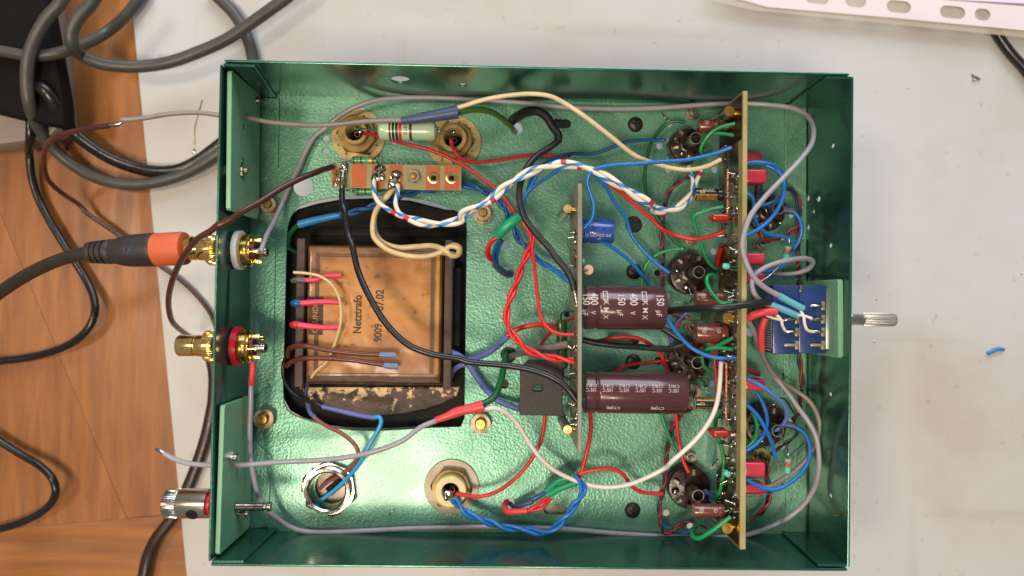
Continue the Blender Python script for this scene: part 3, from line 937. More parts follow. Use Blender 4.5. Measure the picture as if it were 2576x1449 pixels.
for x0, x1, yy0, yy1, e in ((170, 330, 965, 1200, 0), (432, 628, 897, 1215, None), (700, 870, 905, 1222, None), (935, 1115, 908, 1228, 1), (1432, 1620, 925, 1243, 2), (1680, 1880, 932, 1246, 3)):
    q = [tuple(at('P', x, y, ts_z)[:2]) for x, y in [(x0, yy0), (x1, yy0 + 3), (x1 - 4, yy1), (x0 - 4, yy1)]]
    h = [circ(*at('P', *EY[e], ts_z)[:2], 45 * k)] if e is not None else []
    V, F, _ = plate(q, h, 0.12, O=(0, 0, ts_z + 0.065))
    part("copper_pad", (V, F, None), M_COPPER, tsr)
for x, y in EY:
    c_ = at('P', x, y, ts_z)
    part("eyelet", lathe([(48 * k, -2.0), (48 * k, 0.15), (62 * k, 0.5), (80 * k, 0.35), (80 * k, 0.13), (60 * k, 0.2), (45 * k, 0.1), (45 * k, -2), (48 * k, -2.0)], c_ , seg=28), mat("eyelet_brass", "#d9b878", 0.28, 1.0), tsr)
c_ = at('P', 1265, 1070, ts_z)
nn = part("nut", hexnut(92 * k, 46 * k, 1.8, c_ + [0, 0, 0.02], rot=0.25), M_ZINC, tsr)
part("bolt_end", lathe([(45 * k, -13), (45 * k, 2.3), (36 * k, 2.7), (0, 2.75)], c_, seg=18), M_BRASS, nn)
part("spacer", lathe([(2.4, 0), (2.4, 11.3)], (c_[0], c_[1], 0.0), seg=20), M_ZINC, tsr)
def solder(parent, t, x, y, z, rx, ry, rz, n=1, rough=0.12):
    kk = mm_per(t, z)
    return part("solder_joint", blob(at(t, x, y, z), 1.0, (rx * kk, ry * kk, rz), rough, 2), M_SOLDER, parent)
solder(tsr, 'P', 330, 925, ts_z + 1.2, 48, 60, 1.2); solder(tsr, 'P', 310, 990, ts_z + 1.0, 65, 45, 1.1)
solder(tsr, 'P', 800, 960, ts_z + 1.1, 78, 62, 1.5, rough=0.2); solder(tsr, 'P', 800, 1075, ts_z + 1.0, 75, 62, 1.5, rough=0.2); solder(tsr, 'P', 735, 1110, ts_z + 1.0, 45, 95, 1.2)
solder(tsr, 'P', 1025, 1040, ts_z + 1.2, 70, 60, 1.6); solder(tsr, 'P', 990, 1150, ts_z + 1.1, 72, 70, 1.4, rough=0.2); solder(tsr, 'P', 945, 1190, ts_z + 0.8, 30, 60, 0.9)
solder(tsr, 'P', 215, 1150, ts_z + 0.4, 32, 55, 0.4)

# ------------------------------------------------------------------ resistors
def resistor(label, p0, p1, rad, length, m, bands, lead_r=0.28, name="resistor", group=None, dog=1.0, text=None):
    """bands: list of (position 0..1, width mm, material)"""
    p0, p1 = np.array(p0), np.array(p1)
    d = (p1 - p0) / np.linalg.norm(p1 - p0)
    mid = (p0 + p1) / 2
    s = mid - d * length / 2
    rt = root(name, label, "resistor", (mid[0], mid[1], mid[2] - rad), group)
    r, L = rad, length
    part("body", lathe([(0, 0), (r * .55, 0.02 * L), (r * .9, .05 * L), (r * dog, .1 * L), (r * dog, .2 * L), (r, .26 * L), (r, .74 * L), (r * dog, .8 * L), (r * dog, .9 * L), (r * .9, .95 * L), (r * .55, .98 * L), (0, L)], s, d, 24), m, rt)
    for u, w, bm_ in bands:
        rr = (r * dog if (u < .22 or u > .78) else r) + 0.035
        part("colour_band", lathe([(rr - .3, u * L - w / 2), (rr, u * L - w / 2), (rr, u * L + w / 2), (rr - .3, u * L + w / 2)], s, d, 24), bm_, rt)
    return rt, s, d
BK, BR = mat("black_band", "#161412", 0.35), mat("brown_band", "#4c2a18", 0.35)
RD, GD, GN = mat("red_band", "#b3222a", 0.35), mat("gold_band", "#b08d3e", 0.35, 0.4), mat("green_band", "#118a45", 0.35)
GY = mat("grey_band", "#8c8c88", 0.4); ORG = mat("rust_band", "#a5512c", 0.4)
kz = mm_per('P', 27)
pA, pB = at('P', 770, 447, 26), at('P', 1590, 455, 26)
Lr = np.linalg.norm(pB - pA)
M_RG = mat("pale_green_enamel", "#a9bf9f", 0.25, c2="#9db592", vs=60, bump=0.08, bs=200, coat=0.4)
big, s_, d_ = resistor("big pale green resistor with black, red and brown bands between the two brass bushings", pA, pB, 4.05, Lr, M_RG,
    [((955 - 770) / 820, 27 * kz, BR), ((1000 - 770) / 820, 33 * kz, BK), ((1046 - 770) / 820, 36 * kz, BK), ((1092 - 770) / 820, 42 * kz, RD), ((1232 - 770) / 820, 36 * kz, BR)], dog=1.0)
V, F = text_flat("5%9T0", 2.2)
cen = (pA + pB) / 2
g_ = wrap((V, F), cen[1], cen[2], 4.1, at('P', 1160, 450, 26)[0], 0.5, (0, -1), (1, 0))
part("printed_lettering", g_, M_BLACKINK, big)
def lead(parent, spec, r=0.33, m=None, z=None):
    return part("lead", tube(spline(pts(spec, z)), r, 8), m or M_SOLDER, parent)
lead(big, "P 780,440,26 650,432,25 560,425,24 500,405,22 470,420,19", 0.35)
lead(big, "P 1580,455,26 1700,463,25 1780,463,23 1800,470,20", 0.35)
solder(big, 'P', 515, 410, 22, 35, 30, 0.9); solder(big, 'P', 1805, 470, 21, 28, 38, 1.0); solder(big, 'P', 540, 465, 20, 38, 30, 0.8)
M_RGN = mat("green_resistor", "#3fa36e", 0.28, c2="#37996a", vs=60, coat=0.3)
pa_, pb_ = at('P', 420, 848, 13), at('P', 725, 852, 13)
r1, _, _ = resistor("small green banded resistor along the upper edge of the tag strip", pa_, pb_, 1.5, np.linalg.norm(pb_ - pa_), M_RGN,
    [(.14, .9, BR), (.30, .8, GN), (.46, .9, BR), (.86, 1.6, GD)], dog=1.06)
lead(r1, "P 430,848,13 370,858,13.5 335,880,14"); lead(r1, "P 720,852,13 770,865,13 785,900,14")
pa_, pb_ = at('P', 470, 1268, 9), at('P', 790, 1270, 9)
r2, _, _ = resistor("small green banded resistor peeking out under the lower edge of the tag strip", pa_, pb_, 1.5, np.linalg.norm(pb_ - pa_), M_RGN,
    [(.16, .9, BR), (.31, .8, GN), (.46, .9, BR), (.86, 1.6, GD)], dog=1.06)
lead(r2, "P 480,1268,9 420,1255,9 340,1250,10"); lead(r2, "P 780,1270,9 850,1262,10 920,1240,11")

# ------------------------------------------------------------------ bushings, sockets and connectors in the plate
def bushing(label, t, x, y, rw, rn, rb, rh, m_w, m_n, m_b, hgt, serr):
    """washer, hex nut, insulating collar with a bore; radii in tile pixels at the height of each piece"""
    c_ = at(t, x, y, 0)
    c_ = np.array([c_[0], c_[1], 0.06])
    rt = root("feedthrough_bushing", label, "connector", c_, "insulated sockets screwed into the plate")
    k0 = mm_per(t, 1)
    ro = rw * k0
    if serr:
        n = 11
        V, F = [], []
        out = circ(c_[0], c_[1], ro, 44)
        hl = [circ(c_[0], c_[1], ro * 0.5, 24)]
        for i in range(n):
            th = 2 * math.pi * i / n + 0.15
            hl.append([(c_[0] + ro * (0.79 + u) * math.cos(th + v), c_[1] + ro * (0.79 + u) * math.sin(th + v)) for u, v in ((-0.06, -0.10), (0.06, -0.03), (0.05, 0.03), (-0.06, 0.12))])
        V, F, _ = plate(out, hl, 0.9, O=(0, 0, 0.5), bevel=0.1)
        part("toothed_washer", (V, F, None), m_w, rt)
    else:
        part("washer", ring(rn * k0 * 0.55, ro, 0, 0.9, c_), m_w, rt)
    kn = mm_per(t, 5)
    part("nut", hexnut(rn * kn, rb * kn * 0.95, hgt * 0.45, c_ + [0, 0, 0.95], rot=0.4), m_n, rt)
    kb = mm_per(t, hgt)
    part("collar", lathe([(rb * kb, 0.9), (rb * kb, hgt - 0.4), (rb * kb - 0.4, hgt), (rh * kb + 0.3, hgt), (rh * kb, hgt - 0.4), (rh * kb * 0.98, -6), (rb * kb, -6), (rb * kb, 0.9)], c_, seg=36), m_b, rt)
    part("bore", lathe([(rh * kb * 0.99, -5), (0, -5)], c_, seg=24), M_BLACKIN, rt)
    part("contact_tube", lathe([(1.3, -5), (1.3, hgt * 0.55), (0.95, hgt * 0.55), (0.95, -5)], c_ + [0.4, -0.3, 0], seg=20), mat("dull_copper", "#7a5a44", 0.4, 0.8), rt)
    return rt
M_TOOTH = mat("yellowed_zinc", "#b7a578", 0.42, 0.7, c2="#9c8a5e", vs=120, bump=0.15)
M_BRNUT = mat("old_brass", "#9c8450", 0.5, 0.5, c2="#8a6d38", vs=110, rvar=0.1)
M_COLLAR = mat("brassy_nylon", "#a39164", 0.55, 0.0, c2="#97824b", vs=90)
bushing("toothed brass bushing under the left end of the big green resistor", 'P', 522, 530, 360, 275, 172, 118, M_TOOTH, M_BRNUT, M_COLLAR, 10, True)
bushing("toothed brass bushing under the right end of the big green resistor", 'P', 1810, 610, 362, 270, 185, 125, M_TOOTH, M_BRNUT, M_COLLAR, 10, True)
bz = bushing("steel-washered brass bushing with cream collar near the lower wall", 'K', 298, 815, 193, 150, 112, 60, mat("dull_steel", "#9d968a", 0.5, 0.55, c2="#857b6b", vs=90, bump=0.1), M_BRNUT, M_NYLON, 9, False)  # dull washer
solder(bz, 'K', 275, 870, 10, 35, 30, 1.2); solder(bz, 'K', 258, 890, 11, 18, 30, 1.4)

ms = root("threaded_mains_socket", "shiny threaded steel connector ring with hex nut in the lower left", "connector", at('J', 885, 830, 0))
c_ = at('J', 888, 822, 0); c_ = np.array([c_[0], c_[1], 0.05])
k0 = mm_per('J', 2)
part("nut", hexnut(200 * k0, 140 * k0, 3.2, c_, rot=0.15), M_STEEL, ms)
part("tab", rbox(c_ + [-178 * k0, 0.2, 0.3], (3.2, 4.2, 0.5), 0.1), M_ZINC, ms)
part("tab", rbox(c_ + [60 * k0, -160 * k0, 0.3], (2.4, 3.6, 0.5), 0.1, (0, 0, -0.35)), M_BRASS, ms)
prof = [(140 * k0, -8), (140 * k0, 3)]
for i in range(4):
    prof += [(158 * k0, 3.2 + i * 0.9), (151 * k0, 3.6 + i * 0.9)]
prof += [(157 * k0, 7.0), (138 * k0, 7.2), (126 * k0, 6.4), (124 * k0, -2), (124 * k0, -8)]
part("threaded_ring", lathe(prof, c_, seg=48), M_STEEL, ms)
part("insert", lathe([(123 * k0, -2.4), (20 * k0, -2.2), (0, -2.2)], c_, seg=32), mat("mica_insert", "#6b6054", 0.3, 0.4, c2="#4b4239", vs=100), ms)
part("slot", rbox(c_ + [2.5, 0.5, -1.9], (10.0, 4.4, 0.5), 0.3, (0, 0, 0.7)), M_BLACKIN, ms)

# ------------------------------------------------------------------ valve sockets
def valve_socket(label, t, x, y, r_px, rot=0.0, lugs=9):
    c_ = at(t, x, y, 8); kz_ = mm_per(t, 8)
    c_ = np.array([c_[0], c_[1], 0.05]); R = r_px * kz_
    rt = root("valve_socket", label, "valve socket", c_, "bakelite valve sockets")
    part("flange", lathe([(R * 1.0, 0), (R * 1.0, 7.0), (R * 0.96, 7.6), (R * 0.80, 8.0), (R * 0.45, 8.1), (R * 0.36, 8.4), (R * 0.30, 8.6), (0, 8.6)], c_, seg=44), M_BAKE, rt)
    part("hub", lathe([(R * 0.30, 8.5), (R * 0.28, 12.5), (R * 0.20, 13), (0, 13)], c_, seg=28), M_BAKE, rt)
    part("centre_spigot", lathe([(2.6, 8), (2.6, 21), (2.25, 21), (2.25, 9), (0, 9)], c_, seg=26), M_ZINC, rt)
    part("spigot_bore", lathe([(2.2, 16), (0, 15.8)], c_, seg=20), M_BLACKIN, rt)
    for i in range(lugs):
        th = rot + 2 * math.pi * i / (lugs + 1)
        u = np.array([math.cos(th), math.sin(th), 0])
        p = c_ + u * R * 0.72
        part("solder_lug", rbox(p + [0, 0, 9.3], (2.6, 1.3, 3.4), 0.2, (0, 0.5, th)), M_RUSTY if i % 2 else M_BAKE, rt)
        if i % 2 == 0 and i:
            part("solder_joint", blob(p + u * 0.6 + [0, 0, 10.6], 1.0, (1, 1, 1.2), 0.25, 2), M_SOLDER, rt)
        part("rivet", blob(c_ + u * R * 0.55 + [0, 0, 8.1], 0.55, (1, 1, .5), 0.2, 1), M_ZINC if i % 3 == 0 else M_BAKE, rt)
    return rt
valve_socket("dark valve socket in the upper corner partly under a brown capacitor", 'Q', 470, 745, 238, 0.3)
valve_socket("dark valve socket left of the long board, beside the twisted heater pair and green wire", 'H', 540, 485, 150, 0.5)
valve_socket("dark valve socket half hidden between the two big brown capacitors' right ends", 'H', 530, 1100, 150, 0.2)
valve_socket("dark valve socket nearest the lower wall with red wire soldered on top", 'U', 500, 1020, 288, 0.8)
valve_socket("dark valve socket in the upper right, circled by blue wires", 'R', 1540, 200, 260, 0.4)
valve_socket("dark valve socket in the lower right, circled by blue wires", 'L', 1075, 385, 150, 0.6)

# ------------------------------------------------------------------ phono sockets, plug, binding post
AX = 22.0
def phono(label, tI, yI, xw, tE, yE, xb0, xb1, xk0, m_ring):
    c0 = at(tI, xw, yI, AX)
    x_in = c0[0]
    rt = root("phono_socket", label, "phono socket", c0, "gold phono sockets in the left wall")
    y0 = c0[1]
    O_ = np.array([0, y0, AX])
    e = lambda x: at(tE, x, yE, AX)[0]
    kk = mm_per(tE, AX)
    part("insulating_washer", ring(3.8, 138 * kk, x_in - 1.4, x_in + 0.9, O_, (1, 0, 0), 40), m_ring, rt, label=None)
    part("nut_ring", lathe([(3.0, x_in + 0.8), (6.6, x_in + 0.9), (6.9, x_in + 1.3), (6.9, x_in + 2.3), (6.5, x_in + 2.5), (6.5, x_in + 3.0), (6.8, x_in + 3.2), (6.8, x_in + 4.3), (6.2, x_in + 4.6), (5.4, x_in + 4.7), (5.4, x_in + 5.3), (3.0, x_in + 5.3)], O_, (1, 0, 0), 44), M_GOLD, rt)
    for i in range(5):
        th = i * 2 * math.pi / 5 + 0.5
        part("prong", rbox(O_ + [x_in + 6.8, 4.6 * math.cos(th), 4.6 * math.sin(th)], (5.0, 2.0, 0.8), 0.25, (-th + math.pi / 2 * 0, 0, 0)), M_GOLD, rt)
    part("insulator", lathe([(4.0, x_in + 5), (4.0, x_in + 6.8), (0, x_in + 7)], O_, (1, 0, 0), 24), mat("dark_red_insulator", "#5a1f1f", 0.4), rt)
    part("solder_cup", lathe([(1.9, x_in + 6), (2.1, x_in + 11.2), (1.5, x_in + 11.6), (1.4, x_in + 9)], O_ + [0, -0.6, 0.4], (1, 0, 0), 20), M_SOLDER, rt)
    x_o = e(xk0[1])
    part("knurled_collar", lathe([(3, e(xk0[0])), (6.0, e(xk0[0])), (6.55, e(xk0[0]) + 0.6), (6.55, x_o - 0.7), (6.0, x_o), (3, x_o)], O_, (1, 0, 0), knurl=40, kd=0.32), M_GOLD, rt)
    b0, b1 = e(xb0), e(xk0[0])
    part("barrel", lathe([(3.3, b0 + 3), (3.3, b0), (4.0, b0), (4.45, b0 + 0.7), (4.45, b0 + (b1 - b0) * 0.62), (4.25, b0 + (b1 - b0) * 0.64), (4.25, b0 + (b1 - b0) * 0.68), (4.45, b0 + (b1 - b0) * 0.70), (4.7, b1)], O_, (1, 0, 0), 40), M_GOLD, rt)
    return rt
M_WR = mat("white_nylon", "#c9cdd0", 0.35, sss=0.25); M_RR = mat("red_nylon", "#b31830", 0.3)
phono("gold phono socket with the white ring, mated to the orange plug", 'F', 322, 252, 'E', 310, 1268, 1410, (1478, 1558), M_WR)
phono("gold phono socket with the red ring, open and empty outside", 'F', 1000, 240, 'E', 998, 1262, 1450, (1455, 1540), M_RR)

pl = root("phono_plug", "orange and black moulded phono plug pushed onto the upper socket", "plug", at('E', 900, 310, AX - 8))
pa = at('E', 625, 338, AX - 3); pb = at('E', 1318, 308, AX)
ax_ = (pb - pa); Lp = np.linalg.norm(ax_); ax_ /= Lp
fx = lambda x: (x - 625) / (1318 - 625) * Lp
kk = mm_per('E', AX)
part("orange_body", lathe([(0, fx(1000)), (6.4, fx(1010)), (6.9, fx(1060)), (7.0, fx(1180)), (7.1, fx(1290)), (6.8, fx(1312)), (6.2, fx(1318)), (4.6, fx(1318)), (4.6, fx(1290))], pa, ax_, 40), mat("orange_rubber", "#c9603c", 0.55, c2="#bb5733", vs=80, bump=0.15, bs=300), pl)
sk = [at('E', x, y, z) for x, y, z in ()]
part("black_grip", lathe([(3.0, fx(625)), (4.3, fx(628)), (4.7, fx(655)), (4.6, fx(668)), (4.0, fx(672)), (4.0, fx(682)), (4.8, fx(686)), (4.9, fx(706)), (4.2, fx(710)), (4.2, fx(722)), (5.0, fx(726)), (5.1, fx(748)), (4.4, fx(752)), (4.4, fx(766)), (5.2, fx(770)), (5.3, fx(790)), (5.0, fx(800)), (5.5, fx(830)), (6.3, fx(880)), (6.75, fx(920)), (6.95, fx(1000)), (7.1, fx(1080)), (7.15, fx(1102)), (6.9, fx(1112)), (6.4, fx(1112))], pa, ax_, 44),
     mat("black_rubber", "#302e2b", 0.5, c2="#262422", vs=90, bump=0.1, bs=500), pl)
V, F = text_flat("R", 8.0, 0, 0.25)
ct = pa + ax_ * fx(985)
th_ = math.atan2(ax_[1], ax_[0])
V2 = np.zeros_like(V)
R_ = 7.05
for i, v in enumerate(V):
    arc = v[0] / R_; axd = -v[1] * 1.0
    p = ct + ax_ * axd
    nrm = np.array([-math.sin(th_), math.cos(th_), 0])
    V2[i] = p + nrm * R_ * math.sin(arc) + np.array([0, 0, R_ * math.cos(arc)])
part("printed_mark", subdiv((V2, F), 2.0) + (None,), mat("navy_print", "#1a2638", 0.5), pl)
part("ferrule", lathe([(4.4, fx(1300)), (4.9, fx(1312)), (4.95, fx(1372)), (4.6, fx(1376))], pa, ax_, 36), M_GOLD, pl)

bp = root("binding_post", "silver knurled binding post with red ring and threaded rod through the wall", "binding post", at('I', 1400, 935, AX))
yb = at('I', 1330, 935, AX)[1]
O_ = np.array([0, yb, AX]); e = lambda t, x: at(t, x, 935, AX)[0]
xs = e('I', 1172), e('I', 1275), e('I', 1480), e('I', 1502)
part("knurled_head", lathe([(0, xs[0]), (5.0, xs[0]), (6.1, xs[0] + 0.7), (6.15, xs[1] - 0.6), (5.9, xs[1])], O_, (1, 0, 0), knurl=44, kd=0.35), M_STEEL, bp)
part("body", lathe([(5.9, xs[1]), (6.0, xs[1] + 0.3), (6.0, xs[2])], O_, (1, 0, 0), 44), mat("nickel", "#bdb4a2", 0.2, 1.0), bp)
part("cross_hole", lathe([(2.5, 0.0), (2.2, 0.25), (0, -0.3)], np.array([e('I', 1392), yb - 3.4, AX + 4.95]), (0, -0.55, 0.83), 24), M_BLACKIN, bp)
part("red_ring", lathe([(4, xs[2]), (4.7, xs[2]), (4.7, xs[3] + 0.3), (4, xs[3] + 0.5)], O_, (1, 0, 0), 36), M_RR, bp)
e2 = lambda x: at('J', x, 957, AX)[0]
yr = at('J', 320, 957, AX)[1]
pr = []
x0_, x1_ = e2(60), e2(415)
nt_ = 30
for i in range(nt_ + 1):
    xx = x0_ + (x1_ - x0_) * i / nt_
    pr += [(1.95, xx), (1.6, xx + (x1_ - x0_) / nt_ * 0.5)]
pr += [(1.3, x1_ + 0.3), (1.3, x1_ + 1.2), (1.9, x1_ + 1.8), (1.95, x1_ + 3.2), (0, x1_ + 3.3)]
part("threaded_rod", lathe([(0, pr[0][1])] + pr, np.array([0, yr, AX]), (1, 0, 0), 22), M_STEEL, bp)
# ------------------------------------------------------------------ supply board (the shorter upright board)
def upright(name, label, t, xa0, xa1, ya, xb0, xb1, yb, zt, zb, m_edge):
    """board standing on edge; (xa0..xa1, ya) its upper end and (xb0..xb1, yb) its lower end in the picture, upper edge at zt"""
    a0, a1, b0, b1 = at(t[0], xa0, ya, zt), at(t[0], xa1, ya, zt), at(t[1], xb0, yb, zt), at(t[1], xb1, yb, zt)
    p = [a0, a1, b1, b0]
    V = [np.array([q[0], q[1], z]) for z in (zb, zt) for q in p]
    F = [(0, 1, 2, 3), (7, 6, 5, 4), (0, 4, 5, 1), (1, 5, 6, 2), (2, 6, 7, 3), (3, 7, 4, 0)]
    bm = bmesh.new(); vs = [bm.verts.new(v) for v in V]
    for f in F: bm.faces.new([vs[i] for i in f])
    bmesh.ops.bevel(bm, geom=bm.edges[:], offset=0.15, segments=1, affect='EDGES')
    rt = root(name, label, "circuit board", (a0 + a1 + b0 + b1) / 4 * np.array([1, 1, 0]))
    part("board", from_bm(bm), m_edge, rt, smooth=20)
    return rt, a0, b0, a1, b1
ZT2, ZB2 = 38.0, 6.0
sup, A0, B0, A1, B1 = upright("supply_board", "shorter upright grey circuit board carrying the two big brown capacitors", ('C', 'K'), 1190, 1221, 935, 1190, 1217, 566, ZT2, ZB2, M_FR4G)

solder_meshes = []
for i in range(6):
    g_ = blob((0, 0, 0), 1.0, (1, 1, 1), 0.22, 2)
    solder_meshes.append(mesh_of(g_, M_SOLDER, np.zeros(3)))
pin_mesh = mesh_of(lathe([(0.32, 0), (0.32, 2.2), (0.2, 2.5), (0, 2.5)], (0, 0, 0), (-1, 0, 0), 10), M_SOLDER, np.zeros(3))

def on_left_face(p0, p1, t, x, y):
    """point of the board's left face (p0-p1 = its top edge) seen at a picture point"""
    best = None
    for z in np.linspace(0, 42, 211):
        q = at(t, x, y, z)
        d = (p1 - p0)[:2]
        s = (d[0] * (q - p0)[1] - d[1] * (q - p0)[0]) / np.linalg.norm(d)
        if best is None or abs(s) < best[0]: best = (abs(s), q)
    return best[1]
def joint_at(parent, p, r=0.9, sx=0.6):
    s = r * random.uniform(0.75, 1.25)
    inst("solder_joint", random.choice(solder_meshes), parent, p, (random.uniform(0, 6), random.uniform(-.4, .4), random.uniform(-.4, .4)), (s * sx, s, s * random.uniform(.8, 1.3)))

def face_p(a, b, u, z, off=-0.2):
    p = a + (b - a) * u
    return np.array([p[0] + off, p[1], z])
def uy(a, b, t, y):                                        # board coordinate of a picture row on the top edge
    return (at(t, 0, y, ZT2)[1] - a[1]) / (b[1] - a[1])
# rows of joints along the supply board
for t, y, z in (('G', 170, 34), ('G', 200, 31), ('G', 240, 33), ('G', 300, 30), ('G', 340, 33), ('G', 375, 31), ('G', 410, 30), ('G', 540, 32), ('G', 700, 33), ('G', 860, 30), ('G', 920, 34),
                ('G', 985, 35), ('G', 1010, 32), ('G', 1090, 34), ('G', 1170, 31), ('G', 1185, 35), ('G', 1240, 33), ('G', 1340, 34), ('G', 1400, 35), ('K', 190, 34), ('K', 245, 33), ('K', 300, 35), ('K', 340, 32), ('K', 380, 33)):
    p = face_p(A0, B0, uy(A0, B0, t, y), z, -0.3)
    joint_at(sup, p, 1.0)
    if random.random() < 0.5:
        inst("lead_end", pin_mesh, sup, p, (0, random.uniform(-.3, .3), random.uniform(-.3, .3)), (random.uniform(.6, 1.3), 1, 1))
for (t, y) in (('C', 1085), ('K', 420)):                    # brass spacers at both ends
    u = uy(A0, B0, t, y)
    p = face_p(A0, B0, u, 31, -3.0)
    rs = part("spacer", lathe([(0, 0), (1.9, 0), (2.1, 0.25), (2.1, 27), (0, 27)], (p[0] - 0.6, p[1], 5.0), seg=20), M_ZINC, sup)
    part("spacer_top", lathe([(2.1, 31.8), (2.1, 32.6), (1.8, 33), (0, 33)], (p[0] - 0.6, p[1], 0), seg=20), mat("pale_brass", "#d8c08c", 0.4, 1.0, c2="#b09256", vs=250), rs)
    part("spacer_screw", lathe([(1.1, 0), (1.1, 3.0)], (p[0] + 0.2, p[1], 30), (1, 0, 0), 14), M_BRASS, rs)
for t, y, z, m_, r_ in (('G', 310, 24, M_SOLDER, .9), ('G', 375, 28, mat("jade_bead", "#7fb39a", 0.4), 1.1)):
    p = face_p(A1, B1, uy(A0, B0, t, y), z, 0)
    part("pin", lathe([(0.35, 0), (0.35, 1.6)], p, (1, 0, 0), 10), M_SOLDER, sup)
    part("bead", lathe([(0, 1.2), (r_, 1.2), (r_ * 1.2, 1.7), (r_, 2.1), (0, 2.1)], p, (1, 0, 0), 18), m_, sup)
tp = root("round_terminal_pin", "small pinkish disc-headed pin on the right face of the supply board", "terminal pin", at('G', 1265, 460, 20))
p = face_p(A1, B1, uy(A0, B0, 'G', 458), 31, 0); pe = at('G', 1265, 460, 24)
part("pin", tube(np.array([p, pe]), 0.4, 8), M_SOLDER, tp)
part("head", lathe([(0, -0.6), (2.0, -0.6), (2.2, -0.2), (2.2, 0.3), (1.9, 0.6), (0, 0.6)], pe, (0.25, 0, 1), 24), mat("pink_ceramic", "#d5ae95", 0.45), tp)

# rectifier / regulator package lying against the supply board
rg = root("power_transistor", "flat black power transistor with an oval mounting hole beside the supply board", "transistor", at('V', 420, 1130, 10))
zt_ = 24.0
out = [tuple(at('V', x, y, zt_)[:2]) for x, y in [(300, 855), (640, 862), (632, 1360), (668, 1405), (213, 1395), (222, 935)]]
c_ = at('V', 390, 1128, zt_); kk = mm_per('V', zt_)
V, F, _ = plate(out, [slot(c_[0], c_[1], 128 * kk, 82 * kk)], 4.6, O=(0, 0, zt_ - 2.3), bevel=0.3)
part("package", (V, F, None), mat("moulded_epoxy", "#1f1c19", 0.5, c2="#272320", vs=150, bump=0.12, bs=900), rg)
for y in (1045, 1190, 1308):
    part("lead", tube(spline(pts(f"V 625,{y},{zt_ - 1} 690,{y - 3},{zt_} 745,{y - 6},{zt_ + 2} 800,{y - 4},{zt_ + 3}")), 0.55, 8), M_SOLDER, rg)
# upright green power resistor beside the board
ga, gb = at('V', 626, 425, 21), at('V', 640, 945, 21)
gr, _, _ = resistor("dark green power resistor standing along the left face of the supply board", ga, gb, 57 * mm_per('V', 21), np.linalg.norm(gb - ga),
    mat("dark_green_enamel", "#2f4a22", 0.25, c2="#263d1d", vs=60, coat=0.4, bump=0.1, bs=200), [], dog=1.0)
lead(gr, "V 625,430,21 622,395,22 640,365,24 690,350,27 760,352,31 800,352,32", 0.4); lead(gr, "V 640,940,21 650,985,22 640,1005,24 700,1025,28 780,1030,31", 0.4)
gr2, _, _ = resistor("short dark green resistor lying on the plate under the black cable", at('V', 1080, 655, 6), at('V', 1345, 668, 6), 1.9, 265 * mm_per('V', 6), bpy.data.materials["dark_green_enamel"], [], dog=1.0)

# ------------------------------------------------------------------ electrolytic capacitors
def electrolytic(label, t, x0, x1, y0, y1, z, m, groove=True, base=True, name="electrolytic_capacitor", grp="electrolytic capacitors", flip=False, extra=None):
    """can lying along X between picture columns x0..x1, rows y0..y1 (its silhouette at height z); the crimped end is at x0 unless flip"""
    p, q = at(t, x0, (y0 + y1) / 2, z), at(t, x1, (y0 + y1) / 2, z)
    R = abs(at(t, x0, y0, z)[1] - at(t, x0, y1, z)[1]) / 2
    cy = (p[1] + q[1]) / 2
    L = q[0] - p[0]
    rt = root(name, label, "capacitor", ((p[0] + q[0]) / 2, cy, z - R), grp)
    gpos = min(5.0, L * 0.2)
    prof = [(R * .78, 0.05), (R * .93, 0), (R, R * .07), (R, gpos - 1.2), (R * .985, gpos - 0.6), (R * .93, gpos - 0.1), (R * .93, gpos + .2), (R * .985, gpos + .8), (R, gpos + 1.4), (R, L - R * .10), (R * .96, L - R * .03), (R * .88, L), (R * .78, L - .05)]
    ax, o0 = ((1, 0, 0), (p[0], cy, z)) if not flip else ((-1, 0, 0), (q[0], cy, z))
    part("sleeve", lathe(prof, o0, ax, 56), m, rt)
    s = np.array(o0); d = np.array(ax, float)
    part("end_seal", lathe([(R * .78, 0.25), (0, 0.25)], s, d, 32), M_BLACKPL, rt)
    part("can_end", lathe([(R * .8, L - .3), (R * .3, L - .35), (0, L - .35)], s, d, 32), M_ALU, rt)
    return rt, p[0], q[0], cy, R
def mark(parent, txt, size, cy, z, R, a0, s0, dirx, diry, m=None, bold=0.0, sx=1.0, lift=0.07):
    return part("printed_lettering", wrap(subdiv(text_flat(txt, size, 0, bold, sx), 1.0), cy, z, R, a0, s0, dirx, diry, lift), m or M_WHITEINK, parent, smooth=0)
def frame_mark(parent, w, h, lw, cy, z, R, a0, s0, m=None):
    """outlined rectangle, w along the axis, h round the can"""
    V, F = [], []
    def quad(x0, x1, y0, y1):
        n = max(1, int((y1 - y0) / 0.5)); b = len(V)
        for i in range(n + 1):
            yy = y0 + (y1 - y0) * i / n
            V.append((x0, yy, 0)); V.append((x1, yy, 0))
        for i in range(n): F.append((b + 2 * i, b + 2 * i + 1, b + 2 * i + 3, b + 2 * i + 2))
    quad(-w / 2, w / 2, h / 2 - lw, h / 2); quad(-w / 2, w / 2, -h / 2, -h / 2 + lw); quad(-w / 2, -w / 2 + lw, -h / 2, h / 2); quad(w / 2 - lw, w / 2, -h / 2, h / 2)
    return part("printed_frame", wrap((np.array(V), F), cy, z, R, a0, s0, (1, 0), (0, 1)), m or M_WHITEINK, parent, smooth=0)
ZC = 24.0
k1, x0_, x1_, cy_, R_ = electrolytic("big brown 400 V capacitor, the upper one, lying right of the supply board", 'G', 1228, 1795, 572, 884, ZC, M_BROWNSL)
kk = mm_per('G', ZC + 8)
gx_ = lambda x: at('G', x, 727, ZC + 8)[0]
gs_ = lambda y: at('G', 1500, y, ZC + 8)[1] - cy_
